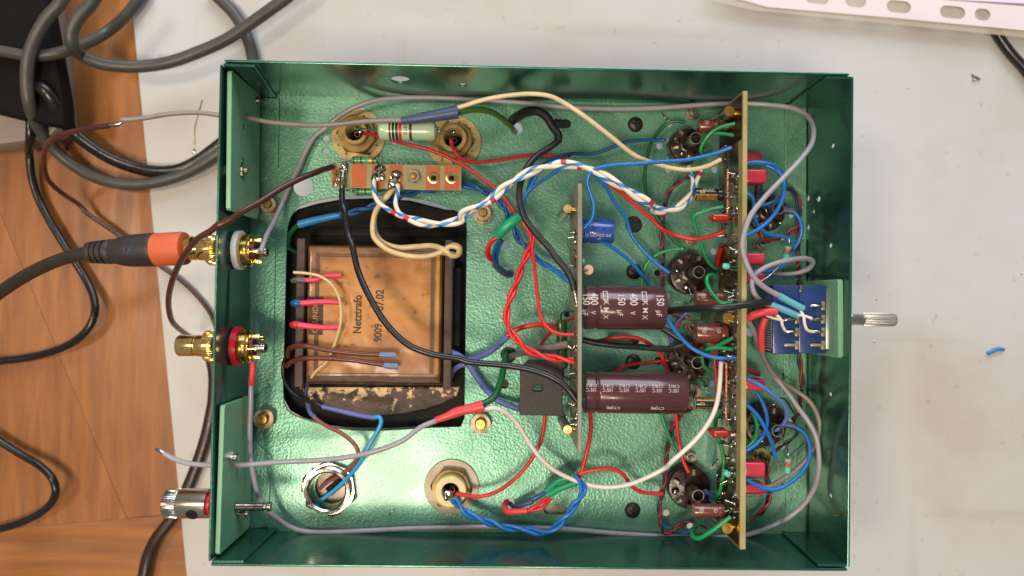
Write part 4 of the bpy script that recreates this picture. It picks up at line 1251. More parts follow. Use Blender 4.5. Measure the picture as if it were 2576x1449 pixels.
def col(txt, x, y, h_px, bold=0.03, sx=0.8):               # lettering running down the picture, tops to the right
    mark(k1, txt, h_px * kk / 0.70, cy_, ZC, R_, gx_(x), gs_(y), (0, -1), (1, 0), bold=bold, sx=sx)
for x in (1302, 1580):
    col("400", x, 665, 55, 0.05); col("V", x - 6, 765, 36)
for x in (1246, 1494, 1768):
    col("150", x, 668, 52, 0.05); col("µF", x - 8, 765, 40)
for x in (1386, 1662):
    frame_mark(k1, 36 * kk, 75 * kk, 6 * kk, cy_, ZC, R_, gx_(x), gs_(637))
    for ch_, y in (("K", 692), ("M", 745), ("X", 795)): col(ch_, x, y, 36, 0.02, 1.0)
k2, x0_, x1_, cy_, R_ = electrolytic("big brown capacitor, the lower and longer one, lying right of the supply board", 'V', 852, 1873, 965, 1385, ZC, M_BROWNSL)
kk = mm_per('V', ZC + 8)
gx_ = lambda x: at('V', x, 1180, ZC + 8.5)[0]
gs_ = lambda y: at('V', 1300, y, ZC + 8.5)[1] - cy_
for i in range(6):
    x = 925 + i * 167
    mark(k2, "C1812", 34 * kk / .7, cy_, ZC, R_, gx_(x + 10), gs_(1103), (-1, 0), (0, -1), sx=0.85)
    mark(k2, "105°C", 36 * kk / .7, cy_, ZC, R_, gx_(x + 5), gs_(1148), (-1, 0), (0, -1), sx=0.82)
for x in (1160, 1610):
    mark(k2, "CY(M)", 36 * kk / .7, cy_, ZC, R_, gx_(x), gs_(1345) , (-1, 0), (0, -1), bold=0.06)

M_BLUESL = mat("blue_sleeve", "#2a4fa0", 0.2, c2="#24468f", vs=50, coat=0.5)
kb, x0_, x1_, cy_, R_ = electrolytic("short blue capacitor on the right face of the supply board's upper half", 'G', 1222, 1441, 100, 274, 20, M_BLUESL)
kk = mm_per('G', 25)
gx_ = lambda x: at('G', x, 180, 25)[0]; gs_ = lambda y: (at('G', 1330, y, 25)[1] - cy_) * 0.97
mark(kb, "(M) 220µF(M) 22", 1.75, cy_, 20, R_, gx_(1335), gs_(218), (-1, 0), (0, -1), sx=.9)
mark(kb, "35", 1.6, cy_, 20, R_, gx_(1345), gs_(246), (-1, 0), (0, -1)); mark(kb, "REB", 1.2, cy_, 20, R_, gx_(1318), gs_(125), (-1, 0), (0, -1))
mark(kb, "<", 4.2, cy_, 20, R_, gx_(1375), gs_(178), (1, 0), (0, 1), m=M_BLACKPL)
frame_mark(kb, 1.6, 1.7, 0.22, cy_, 20, R_, gx_(1305), gs_(178), M_BLACKPL); frame_mark(kb, 1.4, 1.7, 0.22, cy_, 20, R_, gx_(1425), gs_(176), M_BLACKPL)

# ------------------------------------------------------------------ long board with its row of soldered joints
mb, A3, B3, A31, B31 = upright("amplifier_board", "long upright fibreglass board full of solder joints across the right half", ('D', 'L'), 911, 943, 280, 888, 929, 1262, ZT2, 7.0, M_FR4)
# soldered, flux-stained left face
d_ = (B3 - A3) / np.linalg.norm(B3 - A3)
ang_ = math.atan2(d_[1], d_[0]) + math.pi / 2
Lb = np.linalg.norm(B3 - A3)
fc = (A3 + B3) / 2
part("fluxed_copper_side", rbox((fc[0] - 0.05, fc[1], 20.2), (0.12, Lb * 0.80, 25.6), 0.03, (0, 0, ang_)), M_FR4D, mb, smooth=20)
M_TRACK = mat("tinned_track", "#4b3a29", 0.28, 0.5, c2="#2b1d15", vs=200, bump=0.2)
M_ENDCU = mat("brown_lacquered_copper", "#4a261c", 0.3, 0.35, c2="#331912", vs=60)
for e_, s_ in ((A3, 1), (B3, -1)):                          # broad copper areas at both ends
    q = e_ + d_ * s_ * Lb * 0.055
    part("copper_area", rbox((q[0] - 0.06, q[1], 22.3), (0.14, Lb * 0.10, 29.0), 0.03, (0, 0, ang_)), M_ENDCU, mb, smooth=20)
u = 0.105
ROWS = ((32.0, 1.05, .9), (28.2, 1.0, .8), (23.5, .7, .35), (17.0, .95, .7), (13.0, .8, .5))
while u < 0.955:
    for z, r, pr_ in ROWS:
        if u < 0.16 and z > 20: continue
        if random.random() < pr_:
            p = face_p(A3, B3, u + random.uniform(-.008, .008), z + random.uniform(-1.0, 1.0), -0.35)
            joint_at(mb, p, r * random.uniform(.6, 1.4), 0.7)
            if random.random() < 0.5:
                inst("lead_end", pin_mesh, mb, p, (random.uniform(-.3, .3), random.uniform(-.6, .6), random.uniform(-.6, .6)), (random.uniform(.6, 1.7), 1, 1))
    u += random.uniform(0.016, 0.023)
for i in range(44):
    u0 = 0.12 + 0.83 * i / 44 + random.uniform(-.01, .01)
    z0 = random.choice((31, 28, 25, 17, 14))
    p = face_p(A3, B3, u0, z0, -0.15 - 0.03 * (i % 3))
    part("track", rbox(p, (0.14 + 0.02 * (i % 3), random.uniform(2.4, 5.5), random.uniform(1.6, 4.5)), 0.04, (0, 0, ang_)), M_TRACK, mb, smooth=20)
M_REDLAC = mat("red_lacquer_wire", "#b0402c", 0.3, 0.1, c2="#d2a78a", vs=420, vlo=0.45, vhi=0.6)
for t_, ya, yb in (('D', 770, 1105), ('H', 1130, 1600), ('L', 20, 300)):
    ua, ub = uy(A3, B3, t_, ya), uy(A3, B3, t_, yb)
    P_ = [face_p(A3, B3, ua + (ub - ua) * i / 14, 22.5 + random.uniform(-.25, .25), -1.0) for i in range(15)]
    part("bus_wire", tube(spline(P_), 0.5, 8), M_REDLAC, mb)
# spacers that carry the board
for t_, x, y in (('Q', 1005, 310), ('S', 990, 180), ('U', 0, 0)):
    if t_ == 'U':
        p = at('L', 785, 1098, 30)
    else:
        p = at(t_, x, y, 30)
    rs = part("spacer", lathe([(0, 0), (2.4, 0), (2.5, .3), (2.5, 31.6), (2.3, 32), (0, 32.1)], (p[0], p[1], 0.05), seg=6 if t_ == 'S' else 24), M_ZINC, mb)
    part("spacer_top", lathe([(2.3, 32.05), (2.2, 32.5), (0, 32.55)], (p[0], p[1], 0), seg=24), M_BRASS, rs)
    part("spacer_screw", lathe([(1.9, 0), (2.0, 3.2)], (p[0] + 2.2, p[1], 29), (1, 0, 0), 18), M_BRASS, rs)
    q = face_p(A31, B31, (p[1] - A31[1]) / (B31[1] - A31[1]), 28, 0)
    part("screw_head", lathe([(0, 1.4), (1.8, 1.2), (2.9, 0.1), (2.9, 0)][::-1], q, (1, 0, 0), 24), M_BLACKSCR, rs)
mb_gapcaps = []

# small parts on the long board
def filmcap(label, t, x0, x1, y0, y1, zt, h, m=M_FILMRED, grp="red film capacitors", rot=0.0, b=1.1):
    p, q = at(t, x0, y0, zt), at(t, x1, y1, zt)
    c_ = ((p[0] + q[0]) / 2, (p[1] + q[1]) / 2, zt - h / 2)
    rt = root("film_capacitor", label, "capacitor", (c_[0], c_[1], zt - h), grp)
    part("body", rbox(c_, (abs(q[0] - p[0]), abs(q[1] - p[1]), h), b, (0, 0, rot), 4), m, rt)
    for s in (-1, 1):
        yy = c_[1]
        part("lead", tube(np.array([[p[0] - 1.4, yy + s * 0.25, c_[2] + s * 2.0], [p[0] + 1.0, yy + s * 0.25, c_[2] + s * 2.0]]), 0.3, 8), M_SOLDER, rt)
    return rt
zf = 22
filmcap("small red film capacitor low behind the long board, topmost of its column", 'D', 925, 1045, 712, 778, 12, 7)
filmcap("red film capacitor on the long board circled by the upper blue loop", 'D', 930, 1084, 830, 932, 24, 9)
filmcap("red film capacitor under the crossing grey cables, just above the other at mid board", 'H', 930, 1072, 338, 426, 22, 8)
filmcap("red film capacitor with thin bare lead across it, above the blue volume control", 'H', 925, 1070, 480, 555, 17, 8)
filmcap("slanted small red film capacitor behind the long board, below the red sleeves", 'S', 1230, 1470, 868, 935, 13, 7, rot=-0.42)
filmcap("red film capacitor with a pale blue wire running over it, below the volume control", 'S', 1240, 1525, 1003, 1160, 20, 9)
filmcap("large red film capacitor beside the brass eyelet in the lower right", 'U', 1230, 1525, 680, 880, 23, 9)
filmcap("lowest red film capacitor on the long board, crossed by blue and bare wires", 'U', 1230, 1525, 965, 1120, 16, 8)
def dipped(label, t, spec, zt, wid, grp="dipped red capacitors on the solder side"):
    p = pts(spec)
    d = p[1] - p[0]; L = np.linalg.norm(d); d = d / L
    c_ = (p[0] + p[1]) / 2
    rt = root("dipped_capacitor", label, "capacitor", (c_[0], c_[1], c_[2] - wid), grp)
    ang = math.atan2(d[1], d[0])
    part("body", rbox(c_, (L, 3.3, wid), 1.45, (0, 0, ang), 5), M_MYLAR, rt)
    e = p[1] + d * 0.2
    part("tail", lathe([(1.2, -0.9), (0.8, 0.3), (0.35, 1.4), (0.25, 2.6)], e, d, 12), M_MYLAR, rt)
    return rt
dipped("red dipped capacitor jutting left from the long board's upper half", 'R', "R 755,290,28 1010,288,29", 28, 9)
dipped("red dipped capacitor jutting left from the long board's lower half", 'U', "U 760,275,28 1010,272,29", 28, 9)
# brown small electrolytics
kS = dict(name="small_electrolytic")
def small(label, t, x0, x1, y0, y1, z, m, flip, text, txtm=None, grp="small capacitors left of the long board"):
    rt, p, q, cy, R = electrolytic(label, t, x0, x1, y0, y1, z, m, flip=flip, name="small_electrolytic", grp=grp)
    return rt, p, q, cy, R
def leads(rt, x, cy, z, n=3.5):
    for s in (-1, 1):
        part("lead", tube(np.array([[x - .2, cy + s * .9, z + .4], [x + n, cy + s * .9, z + .8]]), 0.3, 8), M_SOLDER, rt)
for lab, t, x0, x1, y0, y1, z in (("brown small capacitor over the topmost left valve socket", 'Q', 612, 1010, 405, 590, 17),
                                  ("brown small capacitor above the black cable that crosses the long board", 'H', 570, 778, 612, 716, 22),
                                  ("brown small capacitor below the brass spacer at mid board", 'S', 565, 990, 262, 520, 22),
                                  ("brown small capacitor lowest of the row, over the bottom valve socket", 'U', 540, 950, 1235, 1420, 24)):
    rt, p, q, cy, R = small(lab, t, x0, x1, y0, y1, z, M_BROWNSM, True, "")
    for s_ in (0.22, 0.68):
        a0 = p + (q - p) * s_
        mark(rt, "1102", 1.5, cy, z, R, a0, R * .62, (1, 0), (0, 1), sx=.9)
        part("printed_ring", wrap(subdiv(ring(0.55, 0.78, 0, 0.01, (0, 0, 0), seg=20, b=0.001)[:2], 2), cy, z, R, a0, R * .28, (1, 0), (0, 1)), M_WHITEINK, rt, smooth=0)
        mark(rt, "=", 1.1, cy, z, R, a0, R * .28, (1, 0), (0, 1))
    leads(rt, q, cy, z)
M_BLKGOLD = mat("black_gold_sleeve", "#17150f", 0.25, c2="#201d15", vs=60, coat=0.4)
M_GOLDSL = mat("gold_sleeve", "#a5793c", 0.3, 0.3, c2="#8f6630", vs=50)
def goldcap(label, t, x0, x1, y0, y1, z, gold_bands, inks):
    rt, p, q, cy, R = small(label, t, x0, x1, y0, y1, z, M_BLKGOLD, True, "")
    for s0, s1 in gold_bands:
        n = 6
        V, F = [], []
        for i in range(n + 1):
            s = (s0 + (s1 - s0) * i / n) * R
            V += [(p + 0.5, s, 0), (q - (q - p) * .24, s, 0)]
        for i in range(n): F.append((2 * i, 2 * i + 1, 2 * i + 3, 2 * i + 2))
        V = np.array(V); R2 = R + .04; th = V[:, 1] / R
        part("gold_panel", (np.stack([V[:, 0], cy + R2 * np.sin(th), z + R2 * np.cos(th)], 1), F, None), M_GOLDSL, rt)
    for txt, sz, u, s, m in inks:
        mark(rt, txt, sz, cy, z, R, p + (q - p) * u, s * R, (1, 0), (0, 1), m=m, lift=.1, bold=.03)
    frame_mark(rt, 1.9, 1.0, 0.22, cy, z, R, p + (q - p) * .22, (0.25 if gold_bands[0][1] < 0 else 0.0) * R, M_GOLDINK)
    leads(rt, q, cy, z, 6.5)
    return rt
goldcap("black and gold small capacitor at the end of the striped twisted wires", 'D', 566, 768, 970, 1058, 24, [(-1.2, -0.08)], [("FW(M)", 1.7, .2, -.5, M_BLACKPL), ("FW(M)", 1.7, .66, -.5, M_BLACKPL), ("25V 47µF", 1.3, .45, .75, M_GOLDINK)])
goldcap("black and gold small capacitor off the right end of the longer brown capacitor", 'S', 565, 920, 1250, 1405, 25, [(0.55, 1.35), (-1.35, -.62)], [("47µF 25V", 1.5, .33, .95, M_BLACKPL), ("FW(M)", 1.5, .35, -.95, M_BLACKPL)])

# tiny banded resistors
M_BEIGE = mat("resistor_lacquer", "#b7a48d", 0.35, c2="#aa9680", vs=80); M_TURQ = mat("turquoise_lacquer", "#6cc3b8", 0.35)
def tiny(label, spec, spec0, spec1, grp="tiny turquoise resistors right of the long board"):
    p = pts(spec)
    rt, _, _ = resistor(label, p[0], p[1], 1.25, np.linalg.norm(p[1] - p[0]), M_BEIGE,
                        [(.10, 1.0, M_TURQ), (.24, .5, GY), (.38, .7, M_TURQ if grp != "x" else GY), (.55, .55, ORG), (.70, .55, ORG), (.86, .8, GY)], dog=1.12, group=grp)
    part("end_lacquer", lathe([(1.2, 0.1), (1.45, 0.35), (1.45, 1.6), (1.2, 1.9)], p[0], p[1] - p[0], 18), M_TURQ, rt)
    lead(rt, spec0, .28); lead(rt, spec1, .24)
    return rt
tiny("tiny turquoise-ended resistor hanging by the upper blue loop in the right corner", "R 1795,825,16 1825,660,18", "R 1795,820,16 1780,850,16 1700,935,18 1560,1070,21 1450,1140,22", "R 1825,665,18 1840,620,18 1835,560,17 1840,480,15")
tiny("tiny turquoise-ended resistor between the red capacitor and the lower blue arc", "U 1812,810,16 1822,630,18", "U 1812,810,16 1795,880,17 1720,1000,18 1600,1085,18 1450,1120,18 1260,1140,18", "U 1822,640,18 1825,560,17 1808,470,14 1800,400,12")
for lab, s in (("pale turquoise resistor tip poking through the solder side above the middle", "R 985,930,27 1035,935,27"), ("pale turquoise resistor tip poking through the solder side near the bottom", "U 1000,825,27 1040,858,27")):
    p = pts(s)
    rt = root("resistor_tip", lab, "resistor", p[0], "resistor tips on the solder side")
    part("body", lathe([(0, -1.5), (1.0, -1.3), (1.3, -.6), (1.3, .9), (.9, 1.5), (0, 1.6)], p[0], p[1] - p[0], 18), M_TURQ, rt)
    part("lead", tube(np.array([p[0], p[1] + (p[1] - p[0]) * 1.6]), .35, 8), M_SOLDER, rt)
rdp = pts("R 850,950,8 930,640,16")
rt = root("slanted_resistor", "thin dark red resistor standing slanted beside the solder side, above the middle valve socket", "resistor", rdp[0])
part("body", lathe([(0, 0), (1.2, .3), (1.2, 12.4), (0, 12.8)], rdp[0], rdp[1] - rdp[0], 16), M_MYLAR, rt)
part("lead", tube(np.array([rdp[1] - (rdp[1] - rdp[0]) * .2, rdp[1]]), .4, 8), M_SOLDER, rt)

# brass eyelet with a twisted pair through it
thing("brass_eyelet", "bright brass eyelet ring standing beside the large red film capacitor", "eyelet", ring(2.5, 4.4, 0, 1.0, at('U', 1455, 610, 9), (0.15, .1, 1), 30), M_GOLD)
thing("steel_eyelet", "dull ring eyelet on the plate with red wires through it beside the longer capacitor's end", "eyelet", ring(1.9, 4.2, 0, 1.4, at('S', 520, 1185, 5), (0, 0, 1), 30), M_ZINC)

# ------------------------------------------------------------------ volume control
vc = root("volume_control", "blue two-gang volume potentiometer with bent tags and a knurled steel shaft", "potentiometer", at('N', 250, 450, 8))
zp = 29.0
M_PCB = mat("blue_phenolic", "#223b70", 0.3, c2="#1a2f5b", vs=45, vlo=0.4, vhi=0.7, bump=0.08, bs=250, rvar=0.1, coat=0.2)
M_HAZE = mat("flux_residue", "#8d97a8", 0.35, alpha=0.28)
part("wafer", pbox('N', 38, 203, 218, 694, zp, zp - 24, 0.4), M_PCB, vc)
part("wafer", pbox('N', 222, 205, 411, 690, zp, zp - 24, 0.4), M_PCB, vc)
part("front_plate", pbox('N', 411, 222, 458, 662, zp - 1.5, zp - 25, 0.3), mat("grey_zinc", "#a9aaa5", 0.35, 0.8, c2="#777a76", vs=60), vc)
# the printed left face
lf = at('N', 38, 203, zp); lb_ = at('N', 38, 694, zp)
kN = mm_per('N', zp)
xf = lf[0] - 0.04
def onface(y, z, wy, wz): return rbox((xf, lf[1] - y, z), (0.12, wy, wz), 0.02)
M_PALE = mat("pale_print", "#b9b6a6", 0.5)
fr_ = [onface(12, 20, 0.6, 13), onface(27.3, 20, .6, 13), onface(19.5, 27, 14, .5)] + [onface(13.5 + i * 1.05, 22.5, .45, 5.0) for i in range(13)]
part("printed_scale", join(*fr_), M_PALE, vc, smooth=0)
part("printed_lettering", text_on("RK271", 2.4, (xf, lf[1] - 20, 16.5), (0, -1, 0), (0, 0, 1), lift=.1), M_PALE, vc, smooth=0)
M_TAG = mat("bent_tag", "#b9aa88", 0.38, 0.7, c2="#95876a", vs=140)
for x in (205, 390):
    for y in (352, 447, 537, 630):
        if x == 205 and y == 352: continue
        part("tag", join(pbox('N', x - 10, y - 30, x + 14, y + 32, zp + .6, zp - .5, .12), pbox('N', x - 88, y - 10, x + 4, y + 10, zp + 1.6, zp + .5, .12)), M_TAG, vc)
        if y != 630:
            solder(vc, 'N', x - 45, y, zp + 1.4, 48, 15, .9, rough=.18)
part("edge_pin", pbox('N', 225, 205, 245, 255, zp + .25, zp - .2, .05), M_SOLDER, vc)
# bushing and shaft outside
ya_ = at('N', 600, 449, 18)[1]
e = lambda x: at('N', x, 449, 18)[0]
O_ = np.array([0, ya_, 18.0])
part("bushing", lathe([(3.9, e(430)), (3.9, e(568)), (3.5, e(574)), (2.4, e(576))], O_, (1, 0, 0), 30), M_STEEL, vc)
part("shaft", lathe([(2.4, e(560)), (2.45, e(612)), (2.35, e(616)), (2.35, e(672))], O_, (1, 0, 0), 30), M_STEEL, vc)
part("knurled_shaft", lathe([(2.3, e(668)), (2.9, e(676)), (2.9, e(880)), (2.5, e(897)), (0, e(900))], O_, (1, 0, 0), knurl=18, kd=0.30), mat("bright_shaft", "#d6d2c8", 0.36, 0.9, c2="#b9b3a6", vs=120), vc)

# ------------------------------------------------------------------ wires
W_GREY = wiremat("grey_wire", "#97949c", 0.32); W_GREYD = wiremat("warm_grey_wire", "#857e7a", 0.34)
W_CREAM = wiremat("cream_wire", "#d8c39a", 0.36); W_OLD = wiremat("aged_cream_wire", "#d2bb8e", 0.34, "#b29764"); W_WHITE = wiremat("white_wire", "#dcd4cb", 0.34)
W_BLACK = wiremat("black_wire", "#1b1b1d", 0.3, "#111113"); W_BLK2 = wiremat("scuffed_black_wire", "#201f20", 0.36, "#2d2b2a")
W_BROWN = wiremat("brown_wire", "#47241f", 0.3, "#3a1d19"); W_BRN2 = wiremat("light_brown_wire", "#8a4f42", 0.34)
W_RED = wiremat("red_wire", "#c8282a", 0.32); W_REDD = wiremat("deep_red_wire", "#b3272b", 0.36)
W_BLUE = wiremat("blue_wire", "#1f6db8", 0.3); W_BLUED = wiremat("dark_blue_wire", "#1d4f86", 0.32); W_SKY = wiremat("sky_blue_wire", "#379bd6", 0.3)
W_GREEN = wiremat("green_wire", "#1f8a52", 0.32); W_GREEND = wiremat("dark_green_wire", "#1e5a34", 0.32); W_OLIVE = wiremat("olive_green_wire", "#466a2d", 0.34)
W_NAVY = wiremat("navy_wire", "#2b3144", 0.34); W_DRED = wiremat("maroon_wire", "#7e2428", 0.34); W_PALEB = wiremat("pale_violet_blue_wire", "#5572b8", 0.32)
S_RED = wiremat("red_shrink", "#cf4447", 0.42, "#c03a3d"); S_PINK = wiremat("pink_shrink", "#d4405c", 0.42, "#c33350"); S_TEAL = wiremat("teal_shrink", "#5fa7b8", 0.42, "#4f93a6")
S_SLATE = wiremat("slate_shrink", "#39496a", 0.42, "#2f3c58"); S_VIOLET = wiremat("violet_blue_shrink", "#5b64a0", 0.36, "#4e568f"); S_GREEN = wiremat("green_shrink", "#1f9468", 0.36, "#1a8259")
S_BLK = wiremat("black_shrink", "#1c1b1b", 0.5); S_BLUE = wiremat("blue_shrink", "#2f77b5", 0.36, "#2867a0"); S_GREY = wiremat("grey_shrink", "#6b665f", 0.5)
M_CABLE = wiremat("grey_black_cable", "#45443f", 0.42, "#3a3934"); M_CABLEB = wiremat("black_cable", "#161616", 0.26, "#1d1c1b"); M_CABLEBR = wiremat("dark_brown_cable", "#2f1e18", 0.34, "#261712")

def striped(name, base, stripe, pitch, frac, dot, period):
    m = mat(name, base, 0.34)
    nt = m.node_tree; b = nt.nodes["Principled BSDF"]
    uv = nt.nodes.new("ShaderNodeUVMap"); sp = nt.nodes.new("ShaderNodeSeparateXYZ")
    nt.links.new(uv.outputs[0], sp.inputs[0])
    def mth(op, a, c):
        n = nt.nodes.new("ShaderNodeMath"); n.operation = op
        for i, v in enumerate((a, c)):
            if v is None: continue
            if isinstance(v, (int, float)): n.inputs[i].default_value = v
            else: nt.links.new(v, n.inputs[i])
        return n.outputs[0]
    ph = mth('FRACT', mth('ADD', sp.outputs[0], mth('MULTIPLY', sp.outputs[1], 1.0 / pitch)), None)
    st = mth('LESS_THAN', ph, frac)
    dt = mth('MULTIPLY', mth('LESS_THAN', mth('FRACT', mth('ADD', mth('MULTIPLY', sp.outputs[1], 1.0 / period), 0.55), None), 2.2 / period), 1.0)
    m1 = nt.nodes.new("ShaderNodeMix"); m1.data_type = 'RGBA'
    m1.inputs[6].default_value = (*lin(base), 1); m1.inputs[7].default_value = (*lin(stripe), 1); nt.links.new(st, m1.inputs[0])
    m2 = nt.nodes.new("ShaderNodeMix"); m2.data_type = 'RGBA'
    nt.links.new(dt, m2.inputs[0]); nt.links.new(m1.outputs[2], m2.inputs[6]); m2.inputs[7].default_value = (*lin(dot), 1)
    nt.links.new(m2.outputs[2], b.inputs["Base Color"])
    return m
W_STRIPE = striped("white_blue_striped_wire", "#ddd3c4", "#2f7dbd", 13.0, 0.27, "#c0223f", 41.0)

GW = "hook-up wires inside the chassis"
def seg_geo(spec, dia, smooth=1.1, seg=None):
    p = pts(spec) if isinstance(spec, str) else np.asarray(spec)
    r = dia / 2 if np.isscalar(dia) else np.array(dia) / 2
    rm = float(np.max(r))
    return tube(spline(p, smooth), r, seg or (12 if rm > 1.0 else 9))
def wire(label, *segs, name="wire", cat="wire", group=GW):
    """segs: (part name, material, diameter mm, path)"""
    if len(segs) == 1:
        n_, m, d, s = segs[0]
        return thing(name, label, cat, seg_geo(s, d), m, group, smooth=60)
    p = pts(segs[0][3])
    rt = root(name, label, cat, p[0], group)
    for n_, m, d, s in segs:
        part(n_, seg_geo(s, d), m, rt, smooth=60)
    return rt
def helix(C, rad, pitch, n, ph0=0.0, seed=0):
    C = spline(C, 0.9)
    T, N, B = frames(C)
    L = np.concatenate([[0], np.cumsum(np.linalg.norm(np.diff(C, axis=0), axis=1))])
    r_ = np.random.default_rng(seed)
    wob = np.interp(L, np.linspace(0, L[-1], 7), r_.uniform(-.5, .5, 7))
    out = []
    for k in range(n):
        a = 2 * np.pi * (L / pitch + k / n) + ph0 + wob
        out.append(C + rad * (np.cos(a)[:, None] * N + np.sin(a)[:, None] * B))
    return out
def pair(label, mats, dia, pitch, spec, group="twisted wire pairs inside the chassis", pre=None, post=None, name="twisted_wires", ph=0.0, spread=0.52, seed=1):
    C = pts(spec)
    hs_ = helix(C, dia * spread, pitch, len(mats), ph, seed)
    rt = root(name, label, "twisted wires", C[0], group)
    for i, (h, m) in enumerate(zip(hs_, mats)):
        P_ = h
        if pre: P_ = np.vstack([spline(np.vstack([pts(pre[i]), h[3:6]]), 0.9)[:-3], h[4:]])
        if post: P_ = np.vstack([P_[:-4], spline(np.vstack([P_[-6:-4], pts(post[i])]), 0.9)[2:]])
        part("strand", tube(P_, dia / 2, 9), m, rt, smooth=60)
    return rt

# --- grey screened leads
wire("grey lead through the left wall, soldered to the brown wire, ending in the slate sleeve",
     ("insulation", W_GREYD, 2.1, "A 862,850,24 1000,838,24 1200,806,24 1350,796,23 1450,800,22 1565,818,22 B 150,458,22 295,468,22 450,500,24 700,522,26 900,520,27 1100,500,29 1250,490,30 1420,488,31"),
     ("soldered_splice", M_SOLDER, (0.9, 1.8, 2.2, 1.6), "A 770,882,24 800,885,24 840,878,24 870,860,24"))
wire("cream wire arching along the upper wall from the slate sleeve to the long board",
     ("insulation", W_CREAM, 1.9, "C 300,412,32 400,382,33 500,350,34 680,315,35 870,302,36 1000,320,36 1100,370,35 1230,455,34 1400,585,31 1600,740,26 1740,795,24 D 100,690,25 250,775,24 400,825,24 520,838,24 650,815,25 755,765,26"))
wire("slate blue heat-shrink sleeve above the big green resistor", ("sleeve", S_SLATE, (2.9, 4.0, 4.6, 5.2, 5.6), "B 1390,492,31 1480,482,31.5 1600,462,32 1700,445,32 1790,430,32"), name="heat_shrink_sleeve", cat="sleeve", group=None)
wire("thick olive green wire from the slate sleeve into the plate hole near the upper wall", ("insulation", W_OLIVE, 2.7, "C 310,445,29 430,415,26 560,425,20 650,475,12 715,535,4 745,570,-8"))
wire("long grey lead from the upper phono socket along the upper wall to the control",
     ("insulation", W_GREY, 2.2, "F 398,335,25 430,235,20 500,100,10 B 500,1180,7 550,1070,5 610,930,4 665,820,3.5 720,700,3 780,600,3 850,545,4 930,478,5 1050,402,6 1200,350,6 1350,332,5 1600,328,4 C 100,335,4 500,345,4 800,366,4 1100,396,3 1400,408,3 D 0,408,3 300,402,3 600,380,4 750,372,5 900,370,6 1050,376,8 1250,400,13 1350,445,18 1405,530,24 1400,640,28 1330,750,32 1200,890,36 1050,1050,39 960,1170,40 915,1300,40 H 903,150,40 905,300,40 940,430,40 1000,530,39 1070,590,37 1190,655,34"),
     ("heat_shrink_sleeve", S_TEAL, 2.8, "H 1165,642,34.6 1250,690,33.5 1335,735,33"))
wire("grey lead looping right behind the control knob and back into it",
     ("insulation", W_GREY, 2.1, "H 1130,715,33 1060,695,34 1000,645,34 972,570,34 985,510,32 1030,465,30 1120,420,28 1240,390,26 1350,378,22 1405,405,18 1370,455,14 1280,487,11 1180,492,9 1080,485,8 980,470,8"),
     ("heat_shrink_sleeve", S_TEAL, 2.8, "H 1095,700,33.4 1190,738,33 1300,785,32"))
wire("grey lead from the lower red sleeve down the right side to the lowest red capacitor",
     ("insulation", W_GREYD, 2.1, "S 1468,560,26 1475,640,24 1520,760,20 1610,910,16 1750,1050,13 1950,1170,12 2100,1290,13 2190,1420,14 U 2225,60,15 2250,180,15 2235,320,14 2170,480,12 2070,630,11 1900,800,10 1700,935,10 1560,1000,10 1400,1010,9"),
     ("heat_shrink_sleeve", S_RED, 2.9, "S 1520,180,31 1475,290,30 1460,420,28 1468,610,25"))
wire("grey lead from the upper red sleeve along the lower wall to the red-ringed phono socket",
     ("insulation", W_GREY, 2.2, "S 1282,220,24 1360,360,22 1420,520,20 1490,680,18 1600,900,15 1720,1060,14 1850,1230,16 1980,1420,18 U 2020,20,19 2110,150,20 2200,340,21 2235,560,21 2235,800,20 2170,1040,17 2010,1270,14 1800,1440,11 L 1180,1065,8 1060,1120,6 930,1158,5 780,1172,4 600,1176,3 400,1170,3 0,1145,3 K 1500,1150,3 1100,1115,3 700,1102,3 300,1105,3 0,1113,3 J 1500,1116,3 1200,1125,3 900,1138,3 700,1132,4 600,1100,5 500,1030,7 430,960,10 375,860,13 342,730,15 325,600,16 318,400,18 325,250,19 328,100,20 F 335,1230,21"),
     ("heat_shrink_sleeve", S_RED, 2.7, "J 329,90,20 F 333,1240,21 338,1160,22 340,1110,22"))
wire("red heat-shrink sleeve arched over the black cable left of the volume control", ("sleeve", S_RED, 3.3, "S 1275,190,31 1360,140,33 1470,105,34.5 1560,95,34.5 1660,95,34"), name="heat_shrink_sleeve", cat="sleeve", group=None)
wire("short white core pair from the red sleeves to the left control tags", ("insulation", W_WHITE, 1.3, "S 1640,120,33.5 1690,160,33 1730,210,32.5 1745,280,32 1780,345,31"), ("bare_core", W_WHITE, 1.1, "S 1530,150,31.5 1610,175,32.5 1690,200,32.5 1760,215,31.5"))
wire("short white core from the teal sleeves to the right control tags", ("insulation", W_WHITE, 1.3, "S 1990,80,33 2030,150,33 2045,260,32.5 2080,340,32 2150,365,31"), ("insulation", W_WHITE, 1.2, "S 1950,140,33 2040,150,32.5 2140,185,32"))
wire("grey lead with tinned end sticking out through the lower left wall",
     ("insulation", W_GREY, 2.1, "I 1160,582,24 1220,615,24 1300,645,24 1400,660,24 1505,664,24 J 120,664,24 240,665,24 500,645,26 800,630,28 1000,610,29 1200,568,31 1400,490,31 1530,395,30 1650,345,29"),
     ("tinned_end", M_SOLDER, (1.2, 1.7, 1.5), "I 1102,548,23 1130,562,23.5 1168,586,24"))
wire("fat pinkish red heat-shrink sleeve below the transformer's corner", ("sleeve", S_RED, (2.6, 2.9, 3.9, 4.0, 4.6, 4.9), "K 185,345,29.5 260,320,30 330,290,30 400,272,30 460,260,30 522,243,30"), name="heat_shrink_sleeve", cat="sleeve", group=None)
